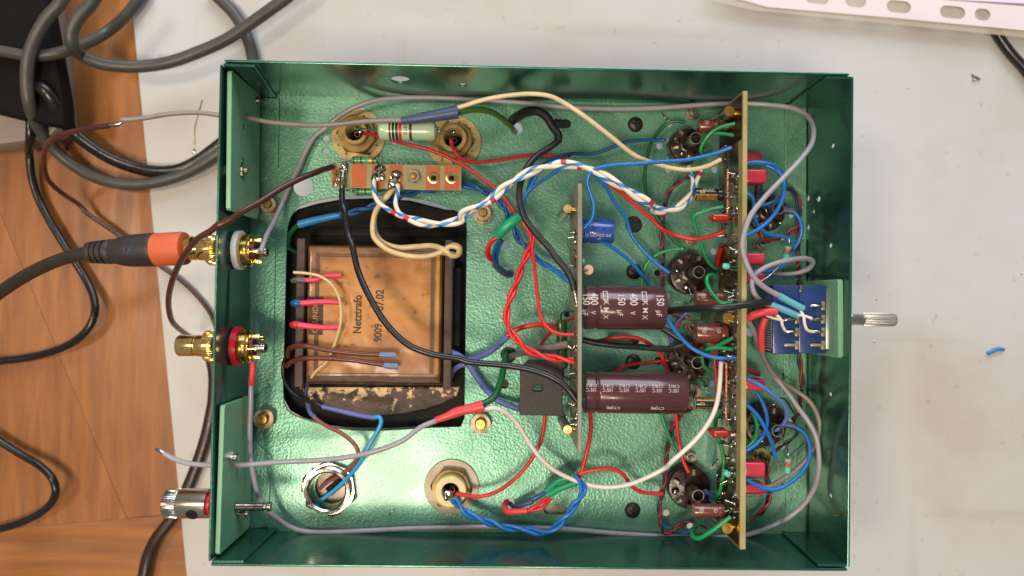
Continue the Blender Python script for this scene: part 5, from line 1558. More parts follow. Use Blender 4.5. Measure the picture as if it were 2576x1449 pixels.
wire("long white wire sweeping from the pinkish red sleeve to the long board",
     ("insulation", W_WHITE, 2.0, "K 515,272,28 600,260,27 680,292,25 760,370,22 830,480,19 900,582,17 1000,682,15 1100,742,14 1250,800,14 1400,822,15 1550,802,17 1700,742,19 1811,682,21 L 100,795,20 200,765,21 400,645,25 560,500,28 650,390,29 705,290,29 735,180,27 748,60,26 H 750,1250,25 752,1170,25 755,1110,26"))
wire("thick dark green wire from the pinkish red sleeve up into the plate hole", ("insulation", W_GREEND, 2.9, "K 515,235,28 590,190,26 640,90,20 660,0,14 G 655,1180,10 675,1090,5 700,1010,-8"))
# --- heavy black
wire("heavy black wire sweeping over the transformer from the tag strip to the supply board",
     ("insulation", W_BLACK, 2.65, "P 295,1245,16 300,1400,19 B 985,1120,21 1015,1300,23 F 1040,280,25 1085,470,27 1170,660,30 1290,850,32 1440,990,33 1600,1055,33 1811,1092,32 G 150,1055,32 400,1108,32 700,1138,32 900,1178,33 1050,1245,34 1130,1315,35 1182,1385,35"),
     ("tinned_end", M_SOLDER, (2.2, 2.6, 2.4), "P 300,1255,16 300,1130,15.5 315,1010,14.5"))
wire("thick black cable in black sleeve curling from the plate hole to the supply board",
     ("insulation", W_BLK2, 2.75, "C 1045,640,22 985,685,24 900,740,25 830,825,27 785,930,28 778,1050,29 815,1180,30 895,1290,31 990,1395,32 G 1030,368,33 1110,465,34 1150,540,35 1165,610,35"),
     ("heat_shrink_sleeve", S_BLK, (4.3, 4.4, 4.3, 3.9, 3.6, 3.5), "C 715,500,-3 760,465,6 830,432,13 900,425,17 965,460,19 1010,530,20 1050,590,21 1050,640,22"),
     ("tinned_end", M_SOLDER, (2.3, 2.0, 1.6), "G 1165,600,35 1175,655,35 1185,715,35"))
wire("thick black cable from the supply board over the valve socket between the capacitors", ("insulation", W_BLK2, 2.7, "G 1225,955,20 1330,978,20 1450,993,20 1620,1005,19 1811,1020,18 H 150,1025,18 300,1032,18 420,1015,17 520,985,16"))
wire("thick black cable crossing over the long board from the upper big capacitor", ("insulation", W_BLK2, 2.9, "H 340,762,16 450,742,24 600,735,34 700,730,39.8 800,722,41 900,710,41 1000,697,39 1090,692,34 1110,715,30"))
wire("thick black cable slanting from under the upper big capacitor to the valve socket", ("insulation", W_BLK2, 2.8, "H 300,850,12 360,885,13 440,935,14 520,980,15"))
# --- brown
wire("dark brown wire from the tag strip over the left wall and down to the table",
     ("insulation", W_BROWN, 2.5, "P 165,940,15 60,970,19 B 800,852,24 700,890,29 550,965,35 400,1060,40 250,1145,43.8 120,1225,45 E 1560,130,45 1490,185,44 1400,240,42 1300,365,34 1225,520,22 1192,680,6 1212,810,-10 1270,880,-28 1350,935,-50"),
     ("heat_shrink_sleeve", W_BROWN, 2.9, "B 180,1188,44.6 100,1232,45 E 1530,155,44.5"), name="wire")
wire("dark brown wire soldered to the grey lead, curving down over the table behind the plug",
     ("insulation", W_BROWN, 2.4, "A 770,890,22 690,898,21 600,915,19 480,940,14 390,970,7 325,1050,-8 310,1150,-22 340,1270,-36 430,1360,-48 560,1449,-56 E 620,62,-58 740,145,-59 850,220,-60 1000,330,-60 1130,430,-60 1280,535,-60 1400,650,-60 1490,770,-60 1535,880,-60 1600,1000,-60"))
thing("flat_cable", "flat dark brown mains cable on the table under the left wall and binding post", "cable",
      tube(spline(pts("E 1490,1080,-58 1512,1200,-58 1505,1400,-58 I 1500,250,-58 1450,480,-58 1340,790,-58 1220,1030,-58 1100,1190,-58 1040,1320,-59 1010,1460,-59 980,1560,-59"), 2), 3.0, 14, 0.62), M_CABLEBR, None, smooth=60)

# --- striped twisted pair
pair("white twisted wires with blue spiral stripes and red marks from the tag strip", [W_STRIPE, W_STRIPE], 2.05, 33.0,
     "B 1345,1140,21 1450,1185,23 1600,1222,25 1811,1190,27 C 200,1205,28 380,1150,29 560,1060,30 670,965,30.5 790,885,31 920,830,31 1060,800,31 1200,812,31 1330,855,31 1470,942,30 1600,1020,29 1700,1080,27 D 30,940,25 100,1000,24 180,1060,22 270,1115,20 370,1130,18 470,1095,17 540,1020,16 575,940,15",
     group=None, pre=["P 730,1130,15 728,1200,16 B 1200,1010,18 1235,1075,20", "P 1050,1180,15.5 1052,1240,16.5 B 1362,1010,18 1350,1080,20"], post=["D 590,900,14 615,850,13 620,815,12", "D 555,900,13 535,860,12 528,815,11"], name="striped_twisted_wires", ph=0.6, spread=0.5)
# --- aged cream transformer leads
wire("aged cream transformer lead with a folded loop, the outer of the two", ("insulation", W_OLD, 2.3, "P 990,1235,12 B 1290,1030,14 1215,1120,15 1188,1230,16 1195,1310,17 F 1230,270,17 1310,325,17 1430,360,17 1560,365,18 1670,335,19 1740,292,20 1795,308,20 1788,352,17 1730,347,14 1655,330,10"))
wire("aged cream transformer lead with a folded loop, the inner of the two", ("insulation", W_OLD, 2.3, "P 960,1260,11 B 1255,1060,12 1200,1180,12 1210,1290,13 F 1260,265,14 1360,300,14 1500,295,15 1610,290,17 1690,315,20 1750,362,19 1795,350,17 1802,305,14 1755,285,11 1680,345,8"))
# --- blue transformer twist
wire("dusty blue sleeved leads at the transformer's upper left corner", ("sleeve", S_BLUE, (3.6, 3.4, 3.0, 2.6), "F 668,140,5 760,115,6 860,92,7 960,72,8"), ("insulation", W_GREEND, 2.0, "F 690,135,5 640,160,3 600,220,0 595,300,-4 640,330,-7"), group=None, name="sleeved_leads", cat="wire")
pair("dark blue twisted leads passing under the tag strip and down to the plate centre", [W_BLUED, W_BLUED], 1.75, 17.0,
     "F 940,78,8 1050,55,8 1170,18,7 P 1180,1300,6 1300,1262,6 1500,1240,6 1750,1215,6 1910,1185,7 C 430,955,8 520,985,9 610,1040,10 680,1125,11 730,1230,11 780,1340,11 830,1385,11 G 850,330,11", seed=5)
pair("blue twisted leads ending at the supply board behind the heavy black cable", [W_BLUE, W_BLUE, W_BLUE], 1.3, 22.0, "G 850,320,11 905,385,12 1000,445,16 1080,500,21 1140,550,25 1185,560,28", seed=6)
# --- green sleeve bundle above
wire("green heat-shrink sleeve tilted beside the striped wires", ("sleeve", S_GREEN, (4.2, 4.4, 4.4, 4.3), "C 622,1305,22 660,1262,24 710,1218,25 778,1170,25"), name="heat_shrink_sleeve", cat="sleeve", group=None)
wire("red and blue wires leaving the tilted green sleeve into the plate hole by the transformer",
     ("insulation", W_RED, 1.6, "G 640,222,23 580,255,22 548,310,20 550,365,17 595,410,12"), ("insulation", W_RED, 1.6, "G 620,235,22 570,275,20 560,330,18 575,380,14 600,415,11"),
     ("insulation", W_BLUED, 1.6, "G 645,245,23 610,300,20 592,360,17 612,420,12"), ("insulation", W_BLUED, 1.6, "G 655,255,22 628,310,19 615,370,15 622,430,11"),
     ("sleeve", S_SLATE, (3.0, 3.2, 3.6), "G 605,425,12 650,470,7 690,490,2 712,485,-6"), group=None, name="wire_bundle", cat="wires")
wire("red wire from the left toothed bushing under the big resistor to the green sleeve",
     ("insulation", W_REDD, 1.65, "P 590,485,18 700,505,16 850,545,14 C 0,662,15 150,700,15 350,790,15 500,890,16 620,985,18 700,1085,20 765,1178,23"))
wire("red wire from the right toothed bushing to the small hole beside the black cable", ("insulation", W_REDD, 1.65, "P 1765,555,18 1775,640,16 C 310,690,14 360,757,12 450,785,10 600,775,8 800,745,6 950,735,5 1060,748,4 1122,742,-4"))
wire("pair of blue wires from the tilted green sleeve up behind the striped wires", ("insulation", W_BLUE, 1.5, "C 770,1172,22 800,1050,20 850,970,18 900,880,16"), ("insulation", W_BLUE, 1.5, "C 778,1160,22 830,1010,19 930,920,16 1060,842,13"))
wire("dark blue wire from behind the black cable to the top left valve socket's tag", ("insulation", W_BLUED, 1.55, "C 830,1000,18 880,860,13 985,778,9 1130,727,8 1300,725,8 1430,682,9 1550,637,10 1811,630,10 D 90,637,11 230,632,12 375,630,13"))
wire("bright blue wire from the blue capacitor looping up and along to the long board's top",
     ("insulation", W_BLUE, 1.65, "C 1235,1250,27 1285,1195,28 1303,1100,29 1280,1010,30 1258,925,31 1288,852,32 1400,812,32 1600,797,32 1811,780,31 D 250,792,30 500,770,30 700,728,30 830,680,32"))
wire("bright blue wire from below the blue capacitor that dives under the upper big capacitor", ("insulation", W_BLUE, 1.65, "G 1228,240,22 1330,250,22 1450,312,19 1570,412,14 1640,492,11 1690,562,9 1720,640,8"))
wire("blue wire running down beside the black plate hole to the middle valve socket", ("insulation", W_BLUE, 1.65, "C 1290,850,27 1390,962,22 1450,1072,17 1530,1182,13 1560,1280,11 1620,1370,11 1690,1449,11 H 110,165,11 150,268,11 230,360,11 310,425,12 388,482,12"))
wire("red wire from the striped wires across to the long board near the dipped capacitor", ("insulation", W_RED, 1.7, "C 1330,860,26 1400,930,21 1500,1003,17 1650,1135,14 1790,1258,13 D 150,1128,13 300,1242,15 430,1302,18 560,1330,20 680,1310,24 775,1272,27"))
# --- red twist and singles, supply board left
pair("bright red twisted wires curving down to the supply board's left face", [W_RED, W_RED], 1.65, 19.0,
     "G 800,130,20 865,200,20 855,290,20 822,370,21 790,450,22 755,560,24 712,660,25 688,760,26 690,840,27 720,905,28 775,970,29 850,1035,30 950,1070,31 1060,1092,32 1165,1102,33", seed=9, ph=1.2)
wire("single red wire beside the red twist down to the supply board", ("insulation", W_RED, 1.6, "G 790,115,21 880,200,21 868,300,21 882,420,22 900,600,24 922,770,26 975,868,28 1055,912,30 1165,918,32"))
wire("red cable sleeved violet blue at its left, arching behind the red twist",
     ("insulation", W_REDD, 2.3, "G 690,925,14 760,880,15 870,852,16 960,850,15 1040,870,13"), ("sleeve", S_VIOLET, 2.7, "G 410,1098,5 520,1065,8 620,1000,11 720,900,14"), group=None, name="sleeved_wire")
wire("violet blue sleeved lead crossing under the heavy black wire from the transformer to the transistor",
     ("sleeve", S_VIOLET, 2.8, "G 282,1040,6 345,1065,6 410,1120,6 470,1210,5 520,1280,5 K 560,150,5 620,205,6 700,240,7 790,272,8"), ("sleeve_tip", W_DRED, 2.2, "G 275,1030,6 290,1048,6"), ("sleeve", S_VIOLET, 2.4, "G 290,1215,0 310,1170,2 350,1140,4 400,1125,5"), group=None, name="sleeved_wire")
wire("scorched grey sleeve from the large plate hole to the supply board", ("sleeve", S_GREY, (2.3, 2.6, 2.9, 3.1, 3.1), "G 715,1068,2 800,1050,12 920,1022,22 1040,1000,28 1125,985,31"), ("tinned_end", M_SOLDER, (1.2, 1.5, 1.0), "G 1110,990,31 1150,1020,32 1175,985,33"), group=None, name="sleeved_wire")
wire("short red wire slanting behind the dark green resistor", ("insulation", W_REDD, 1.6, "G 1040,865,12 975,925,10 925,1005,8 915,1060,7"))
wire("red wire stub at the supply board above the dark green resistor", ("insulation", W_DRED, 1.5, "G 1105,820,20 1160,800,27"))
wire("red wire arching over the short green resistor to the valve socket", ("insulation", W_RED, 1.65, "G 1250,975,14 1340,962,15 1480,935,16 1600,940,16 1700,985,15 1780,1060,13 H 320,1060,13 350,1120,12 385,1190,11"))
wire("red wire lying low between the big capacitors towards the valve socket tag", ("insulation", W_REDD, 1.6, "G 1440,1190,6 1530,1140,7 1640,1120,8 1760,1108,10 H 300,1110,11 385,1100,12"))
wire("red wire from below the transistor to the steel-washered bushing", ("insulation", W_RED, 1.7, "G 960,1240,5 K 958,310,7 942,445,8 900,560,8 820,682,8 720,782,8 600,860,9 480,886,9 325,868,10"))
wire("red wire from under the longer capacitor down to the lower green sleeve", ("insulation", W_RED, 1.75, "K 1275,280,18 1283,400,16 1265,520,14 1235,640,13 1205,750,12"))
wire("red wire waving from the lower green sleeve to the bottom valve socket", ("insulation", W_RED, 1.7, "K 1175,735,12 1250,708,13 1350,693,14 1440,692,14 1510,730,13 1575,815,11 1650,857,10 1790,867,10 L 60,738,13 120,812,11 180,850,10 260,872,10 345,876,11"))
# --- lower green sleeve bundle
wire("forked green heat-shrink sleeve over the lower oval slot", ("sleeve", S_GREEN, 3.0, "K 968,845,8 1050,775,10 1165,742,12"), ("sleeve", S_GREEN, 3.1, "K 975,875,8 1070,825,10 1178,785,12"), name="heat_shrink_sleeve", cat="sleeve", group=None)
wire("blue sleeved wires leaving the forked green sleeve for the round plate hole", ("insulation", W_BLUED, 1.7, "K 985,845,8 900,890,8 830,925,7 760,955,5 715,945,-5"), ("sleeve", S_SLATE, 2.3, "K 870,920,8 810,940,7 750,960,4 715,940,-6"), group=None, name="sleeved_wire")
wire("red sleeved wires leaving the forked green sleeve for the round plate hole", ("insulation", W_RED, 1.7, "K 990,885,8 920,935,9 840,985,9"), ("insulation", W_RED, 1.7, "K 1000,895,8 940,965,9 830,992,8"), ("sleeve", S_RED, (2.7, 2.9, 2.9, 2.6), "K 835,985,9 760,992,8 690,990,6 672,955,2 690,925,-6"), group=None, name="sleeved_wire")
pair("bright blue twisted wires hanging in a loop along the lower wall", [W_BLUE, W_BLUE], 1.8, 20.0, "K 310,905,11 400,1000,11 540,1060,11 690,1108,12 830,1122,13 950,1145,15 1040,1098,17 1110,1020,18 1180,930,18 1225,850,17 1215,790,15 1165,745,13", seed=3)
# --- heater pairs
HT = [W_DRED, W_NAVY, W_DRED, W_NAVY]
pair("red and dark heater twist hanging from the striped wires down the upper middle", [W_DRED, W_NAVY], 1.15, 13.0, "D 545,880,11 450,930,9 390,995,7 360,1090,6 342,1190,6 335,1300,6 342,1400,6 H 345,60,6 335,160,6 340,300,6 345,450,6 342,600,6 350,700,6 400,770,7 470,800,8 540,795,9", group="thin heater twists", seed=11)
pair("red and dark heater twist slanting between the two big capacitors' ends", [W_REDD, W_PALEB], 1.15, 13.0, "H 520,735,10 480,800,8 430,870,7 400,930,6 385,985,6", group="thin heater twists", seed=12)
pair("red and blue heater twist winding down the lower middle to the bottom corner", [W_DRED, W_NAVY], 1.2, 13.5, "L 530,265,9 470,310,8 415,390,7 385,500,6 370,600,6 358,750,6 340,860,6 318,960,6 325,1060,6 350,1135,6 400,1140,7 460,1090,8 530,1055,9", group="thin heater twists", seed=13)
pair("red and dark heater twist down the right flange above the volume control", [W_DRED, W_NAVY], 1.2, 13.0, "D 1240,970,9 1290,1020,7 1312,1100,6 1300,1200,6 H 1295,180,6 1300,320,6 1302,450,6 1303,600,6", group="thin heater twists", seed=14)
pair("red and dark heater twist down the right flange below the volume control", [W_DRED, W_NAVY], 1.25, 14.0, "H 1300,1000,6 1312,1120,6 1328,1250,6 1315,1380,6 L 1325,60,6 1328,170,6 1310,280,7 1260,350,8", group="thin heater twists", seed=15)
pair("thin maroon twist round the lower side of the upper right valve socket", [W_DRED, W_DRED], 1.0, 12.0, "R 1430,470,8 1480,570,7 1580,590,6 1700,555,6 1830,480,7 1970,385,8", group="thin heater twists", seed=16)
pair("maroon and black twist through the brass eyelet down to the bottom right", [W_DRED, W_BLACK], 1.3, 14.0, "U 1430,560,12 1480,640,13 1540,740,12 1530,860,10 1560,1000,9 1565,1150,8 1500,1300,7 1400,1400,6 1320,1449,6", group="thin heater twists", seed=17)
pair("thin black twist around the left of the lower right valve socket", [W_BLACK, W_NAVY], 0.9, 14.0, "U 1500,640,8 1600,560,8 1720,470,8 1850,380,8 1930,310,8 1945,220,8", group="thin heater twists", seed=18)
wire("thin dark wires looping over the upper right plate corner", ("insulation", W_NAVY, 0.9, "D 1195,975,10 1240,968,9 1285,1010,8 1308,1080,7 1300,1160,7"), ("insulation", W_NAVY, 0.9, "D 1195,985,10 1245,985,9 1275,1030,8 1295,1100,7 1285,1200,7"))
wire("light blue and red loose wires beneath the bottom valve socket", ("insulation", W_BLUE, 1.0, "L 320,1040,6 340,1095,6 400,1112,6"), ("insulation", W_BLUE, 1.0, "L 440,1130,6 500,1150,6 550,1110,7"), ("insulation", W_DRED, 1.1, "L 350,1140,6 395,1150,7 450,1085,8 540,1060,9 650,1110,6"))
wire("red and blue twisted ends beside the longer capacitor's end near the small gold capacitor", ("insulation", W_RED, 1.1, "S 420,1390,14 480,1380,14 540,1390,13"), ("insulation", W_NAVY, 1.0, "S 415,1430,12 480,1440,12 545,1400,12"), ("insulation", W_DRED, 1.1, "S 515,1170,8 545,1230,10 560,1290,12"))
# --- bare component leads round the sockets
BL = "bare tinned leads at the valve sockets"
for lab, sp in (("bare lead dropping from the socket beside the longer capacitor's end to the ring eyelet", "S 465,950,9 490,1010,9 485,1080,8 500,1130,7"),
                ("bare bent lead on the plate right of the ring eyelet", "S 640,990,10 690,1060,9 700,1100,8 740,1090,8 690,1110,7"),
                ("bare lead with solder at the lower edge of the middle valve socket", "R 490,1230,12 510,1300,13 530,1370,12 500,1420,10"),
                ("bare lead from the top left socket's lug to the plate hole", "Q 120,320,3 160,370,5 190,420,4"),
                ("bare lead arching over the lower right socket's upper rim", "L 1085,225,12 1120,240,14 1180,190,14 1215,210,12 1270,300,9"),
                ("bare lead poking out left of the lower hole beside the bottom socket", "U 920,640,10 860,632,8 840,660,5 800,720,2"),
                ("bare lead loop over the upper right socket", "R 1490,130,14 1530,180,16 1550,240,15 1620,260,13")):
    wire(lab, ("lead", M_SOLDER, 0.75, sp), name="bare_lead", group=BL)
# --- green wires
wire("dark green wire winding down between striped wires and heater twist", ("insulation", W_GREEND, 1.6, "D 500,505,8 440,495,8 380,510,7 320,560,6 265,640,6 232,750,6 215,900,6 230,1020,7 270,1130,8 350,1250,9 430,1345,10 495,1398,12"))
wire("green wire from the middle valve socket curling to the plate below the heater twist", ("insulation", W_GREEN, 1.6, "H 492,312,13 400,318,11 310,348,9 240,405,7 205,480,6 195,570,6"))
wire("green wire bent past the dipped capacitor down behind the middle socket", ("insulation", W_GREEN, 1.65, "R 950,130,26 820,155,25 680,200,24 580,235,23 548,290,22 580,420,20 640,600,18 700,770,16 770,900,14 850,965,12"))
wire("upper green loop from the long board over the top left socket", ("insulation", W_GREEN, 1.8, "Q 1115,455,28 950,492,26 820,555,24 710,670,22 650,790,20 655,855,19 720,865,17 790,835,15"))
wire("lower green wire of the loop over the top left socket", ("insulation", W_GREEN, 1.7, "Q 1135,625,27 1000,598,25 860,590,23 740,620,21 670,680,19"))
wire("green hook wire above the black cable left of the long board", ("insulation", W_GREEN, 1.7, "R 850,1070,20 790,1045,22 735,1075,24 730,1150,25 770,1250,26 850,1360,28 930,1425,29 1080,1420,30"))
wire("green wire rising to the board under the mid-board small capacitor", ("insulation", W_GREEN, 1.7, "S 1105,430,31 1000,490,29 900,540,26 780,610,23 710,670,20"))
wire("green hook wire beside the spigot of the valve socket between the capacitors", ("insulation", W_GREEN, 1.7, "S 1085,605,30 980,590,28 860,580,26 740,600,24 680,650,22 665,750,20 700,840,17 810,910,13"))
wire("green wire passing behind the lower dipped capacitor to the bottom valve socket", ("insulation", W_GREEN, 1.75, "L 750,290,15 718,340,16 722,440,18 755,530,20 772,620,21 770,730,21 748,840,19 715,910,14"))
wire("green loop at the bottom of the long board by the brass spacer", ("insulation", W_GREEN, 1.9, "L 822,1030,32 750,1085,31 660,1150,29 590,1185,26 552,1165,22 565,1110,17 620,1055,12"))
wire("green wire from under the longer capacitor joining the red one at the bottom socket", ("insulation", W_GREEN, 1.6, "L 330,290,8 355,380,8 395,480,9 450,590,10 475,640,11"))
wire("red wire from under the longer capacitor to the bottom socket's top tag", ("insulation", W_RED, 1.75, "L 432,290,10 445,400,11 460,520,12 485,630,12 525,715,13"))
wire("red wire behind the solder side from the brass spacer to the gold capacitor", ("insulation", W_RED, 1.6, "S 830,110,12 820,300,12 815,560,13 835,760,14 855,1000,15 870,1200,16"))
wire("blue wire from the upper big capacitor over the socket to the long board", ("insulation", W_BLUE, 1.7, "H 345,750,28 400,850,27 470,940,26 560,1022,26 680,1075,28 780,1085,30 858,1080,33"))
# --- blue wires right of the board
wire("blue wire from the board making the wide upper loop down to the upper right socket", ("insulation", W_BLUE, 1.75, "Q 1270,990,28 1400,982,28 1530,990,28 1650,1030,26 1745,1125,24 1785,1240,21 1765,1350,18 D 1170,1045,15 1100,1075,13 1030,1095,12"))
wire("blue wire of the upper loop passing below it back to the board", ("insulation", W_BLUE, 1.75, "D 1075,808,24 1150,845,25 1195,910,26 1200,980,27 1180,1070,27 1120,1170,27 1040,1245,28 935,1305,29"))
wire("blue wire curving over the upper right socket to the tiny resistor", ("insulation", W_BLUE, 1.7, "D 935,1000,24 975,1035,24 988,1120,22 1000,1200,20 1040,1262,19 1110,1298,18 1200,1312,17 1275,1345,15"))
wire("purple-sleeved blue wire arcing down the right flange by the tiny resistor", ("insulation", W_BLUE, 1.7, "D 1262,1128,14 1305,1180,14 1325,1250,14 1310,1330,13 1270,1400,12 H 1240,370,11 1180,440,10 1090,470,9 980,478,8"), ("sleeve", S_SLATE, 3.2, "D 1160,1130,12 1210,1125,13 1268,1132,14"))
wire("dark tag-end sleeve above the upper right socket", ("sleeve", W_NAVY, 3.4, "D 1022,930,14 1020,970,13 1015,1030,11"), name="heat_shrink_sleeve", cat="sleeve", group=None)
wire("pale blue wire arching from the board round the lower right socket", ("insulation", W_PALEB, 1.75, "L 935,52,24 1050,110,24 1150,190,23 1210,262,21 1215,335,19 1170,400,17 1090,440,15 1010,448,14"))
wire("blue wire crossing the lower right socket to a loose end", ("insulation", W_BLUE, 1.75, "L 935,235,23 1010,312,23 1070,410,22 1110,500,20 1140,620,18"))
wire("blue wire curving from under a red capacitor to the board at the lower right", ("insulation", W_BLUE, 1.75, "L 1005,145,14 1055,240,15 1080,340,17 1062,440,19 1010,510,21 935,565,23"))
wire("blue wire arc from the purple sleeve to the board over the lowest red capacitor", ("insulation", W_BLUE, 1.75, "L 1270,388,14 1345,440,16 1382,530,18 1375,630,19 1310,735,21 1215,808,22 1120,838,23 1030,818,23 930,765,24"), ("sleeve", S_SLATE, 3.0, "L 1190,378,12 1240,380,13 1285,395,14"))
wire("green wire curving over the lower right socket", ("insulation", W_GREEN, 1.75, "L 975,290,15 1003,360,17 1005,440,19 980,500,20 935,545,21"))
wire("navy sleeved stub at the bottom valve socket's spigot", ("sleeve", W_PALEB, 2.6, "U 700,1070,14 760,1110,13 820,1150,12"), ("sleeve", W_NAVY, 2.4, "U 690,1180,14 720,1215,13 760,1240,12"), name="sleeved_wire", group=None)
wire("navy sleeve beside the middle valve socket's spigot", ("sleeve", W_NAVY, 2.8, "R 690,1000,13 780,990,12 850,1000,11"), name="heat_shrink_sleeve", cat="sleeve", group=None)
# --- transformer leads on the coil
wire("thin cream wire bent in a bow over the coil with a cut end",
     ("insulation", W_OLD, 1.3, "F 628,478,14 730,486,14 830,512,14 915,585,14 958,690,14 962,830,14 935,940,12 905,1020,11 860,1110,11 790,1175,10 745,1235,7"), ("sleeve", S_SLATE, 1.5, "F 742,1225,7 722,1290,4 715,1380,2 J 722,180,1 735,250,2"), ("sleeve", S_VIOLET, 2.2, "J 728,225,1 745,285,3 785,332,5"), group=None)
def stub(label, m1, m2, path, d1, d2, tip):
    return wire(label, ("sleeve", m2, d2, path), ("coloured_tip", m1, d1, tip), group="sleeved lead ends on the coil", name="sleeved_lead", cat="wire")
stub("pink sleeved lead with grey tip on the coil, topmost of three", mat("grey_tip", "#57544e", 0.4), S_PINK, "F 700,532,13 780,530,13 860,505,12 965,500,11", (2.0, 3.0, 2.6), (2.1, 2.3, 2.2, 2.3), "F 618,538,12 650,532,13 712,532,13")
stub("pink sleeved lead with blue tip on the coil, middle of three", W_BLUED, S_PINK, "F 672,696,13 760,690,13 860,686,12.5 955,690,12", (2.6, 3.8, 3.0), (2.6, 2.5, 2.2, 2.5), "F 618,698,12.5 645,696,13 680,696,13")
stub("pink sleeved lead with red tip on the coil, lowest of three", W_REDD, S_PINK, "F 650,848,13 760,862,13 860,868,12.5 952,864,12", (2.6, 3.6, 3.0), (2.8, 2.6, 2.3, 2.6), "F 614,850,12.5 640,848,13 660,849,13")
S_CAP = wiremat("blue_end_cap", "#6a779c", 0.42)
stub("brown lead with blue end cap lying across the coil, the upper one", S_CAP, W_BRN2 if False else wiremat("coil_brown", "#5f2f22", 0.28), "F 590,1075,4 603,1015,9 700,998,13 850,1025,13.5 1000,1045,13.5 1250,1062,13", (2.6, 2.8, 2.7), 2.15, "F 1240,1062,13 1295,1062,13 1352,1065,12.8")
stub("brown lead with blue end cap lying across the coil, the lower one", S_CAP, bpy.data.materials["coil_brown"], "F 580,1140,3 620,1108,8 700,1088,12 850,1086,13 1050,1100,13.5 1280,1135,13", (2.6, 2.8, 2.7), 2.15, "F 1270,1134,13 1315,1140,13 1366,1142,12.8")
wire("black lead curling into a violet sleeve and light blue wire to the mains socket",
     ("insulation", W_BLACK, 1.9, "F 610,1045,5 572,1085,3 555,1150,2 562,1230,2 610,1320,3 700,1375,5 J 780,225,7 845,258,8"), ("sleeve", S_VIOLET, (2.2, 2.0, 2.3, 2.1, 2.2), "J 832,250,8 920,272,9 1040,300,10 1120,318,11 1205,330,12"), ("insulation", W_SKY, 1.9, "J 1195,328,12 1235,325,13 1248,350,13 1225,420,13 1170,510,13 1120,610,12 1050,710,9 950,815,5 860,885,2 815,915,-1"), group=None, name="sleeved_wire")
wire("reddish brown wire from the violet sleeve curving down to the mains socket", ("insulation", W_BRN2, 1.85, "J 770,325,5 850,380,7 970,442,10 1060,520,12 1086,580,11 1055,655,9 960,735,5 850,795,1 815,830,-1"))

# ------------------------------------------------------------------ cables and things on the table
CB = "grey black cables coiled on the table"
def cable(label, m, dia, spec, group=CB, flat=1.0, name="cable"):
    return thing(name, label, "cable", tube(spline(pts(spec), 2.0), dia / 2, 16, flat), m, group, smooth=60)
T1, T2 = -58, -52
cable("grey black cable making the big left loop round under the chassis", M_CABLE, 6.0, "A 470,-60,-25 420,30,-25 330,130,-26 250,270,-27 200,420,-28 190,560,-30 205,720,-33 260,880,-42 370,1040,-52 520,1170,-57 700,1265,-57 900,1305,-57 1100,1290,-57 1300,1230,-57 1450,1150,-56 1600,1040,-56 1750,900,-57")
cable("grey black cable in the tight hook crossing the white table to the upper edge", M_CABLE, 6.2, "A 700,-60,-22 650,20,-22 560,120,-22 505,230,-23 510,310,-25 580,390,-36 700,445,-38 850,468,-40 1000,470,-42 1200,440,-44 1400,370,-45 1600,280,-46 1811,140,-46 B 470,-300,-46 576,-375,-46 680,-470,-46")
cable("grey black cable running from the left edge behind the hook to the upper edge", M_CABLE, 5.8, "A -60,350,-33 80,375,-33 200,395,-33 330,390,-33.5 470,360,-36 600,310,-44 750,230,-54 880,120,-56 980,0,-57 1040,-90,-57")
cable("grey black cable slipping under the chassis corner at its top left", M_CABLE, 6.4, "A 1480,-80,-58 1560,0,-58 1650,90,-58 1720,200,-58 1765,310,-58 1790,430,-58 1800,560,-58")
cable("glossy flat black cable rising from the black box and joining the big loop", M_CABLEB, 6.6, "A 205,650,-44 245,622,-37 300,628,-33 350,690,-34 420,810,-40 500,920,-52 620,1020,-55 780,1120,-56 950,1185,-57 1100,1215,-57 1260,1205,-57 1400,1140,-57 1560,1020,-57 1700,900,-57", flat=0.75)
cable("thin glossy black cable swinging down the wood behind the phono plug", M_CABLEB, 4.0, "A 185,740,-44 205,820,-43.5 212,900,-43.5 210,1000,-46 208,1080,-56 225,1250,-59 270,1400,-60 E 350,110,-60 440,260,-60 530,400,-60 610,530,-60 665,660,-58 670,770,-56 620,880,-56 520,970,-58 380,1035,-60 200,1080,-62 0,1105,-62 -80,1112,-62", group=None)
cable("thick cable of the orange phono plug running off the left edge", wiremat("plug_cable", "#2b2723", 0.4, "#221f1c"), 5.6, "E -90,690,-4 0,620,0 150,520,6 300,440,11 450,380,15 560,352,18 660,336,19.2", group=None)
cable("black cable loop lying on the wood at the lower left corner", M_CABLEB, 3.9, "I -80,440,-59 0,495,-59 150,590,-58 290,675,-56 370,760,-54 395,840,-54 370,920,-56 290,1000,-58 150,1070,-60 0,1115,-61 -90,1140,-61", group=None)
cable("short brown wire end standing by the big loop", W_BROWN, 1.9, "A 470,960,-60 472,1010,-60 475,1065,-60", group=None, name="wire_end")
cable("black cable at the right edge disappearing under the punched sleeve", M_CABLEB, 5.2, "M 1480,20,-59 1560,130,-59 1640,270,-59 1720,380,-59 1811,480,-59 1900,600,-59", group=None)

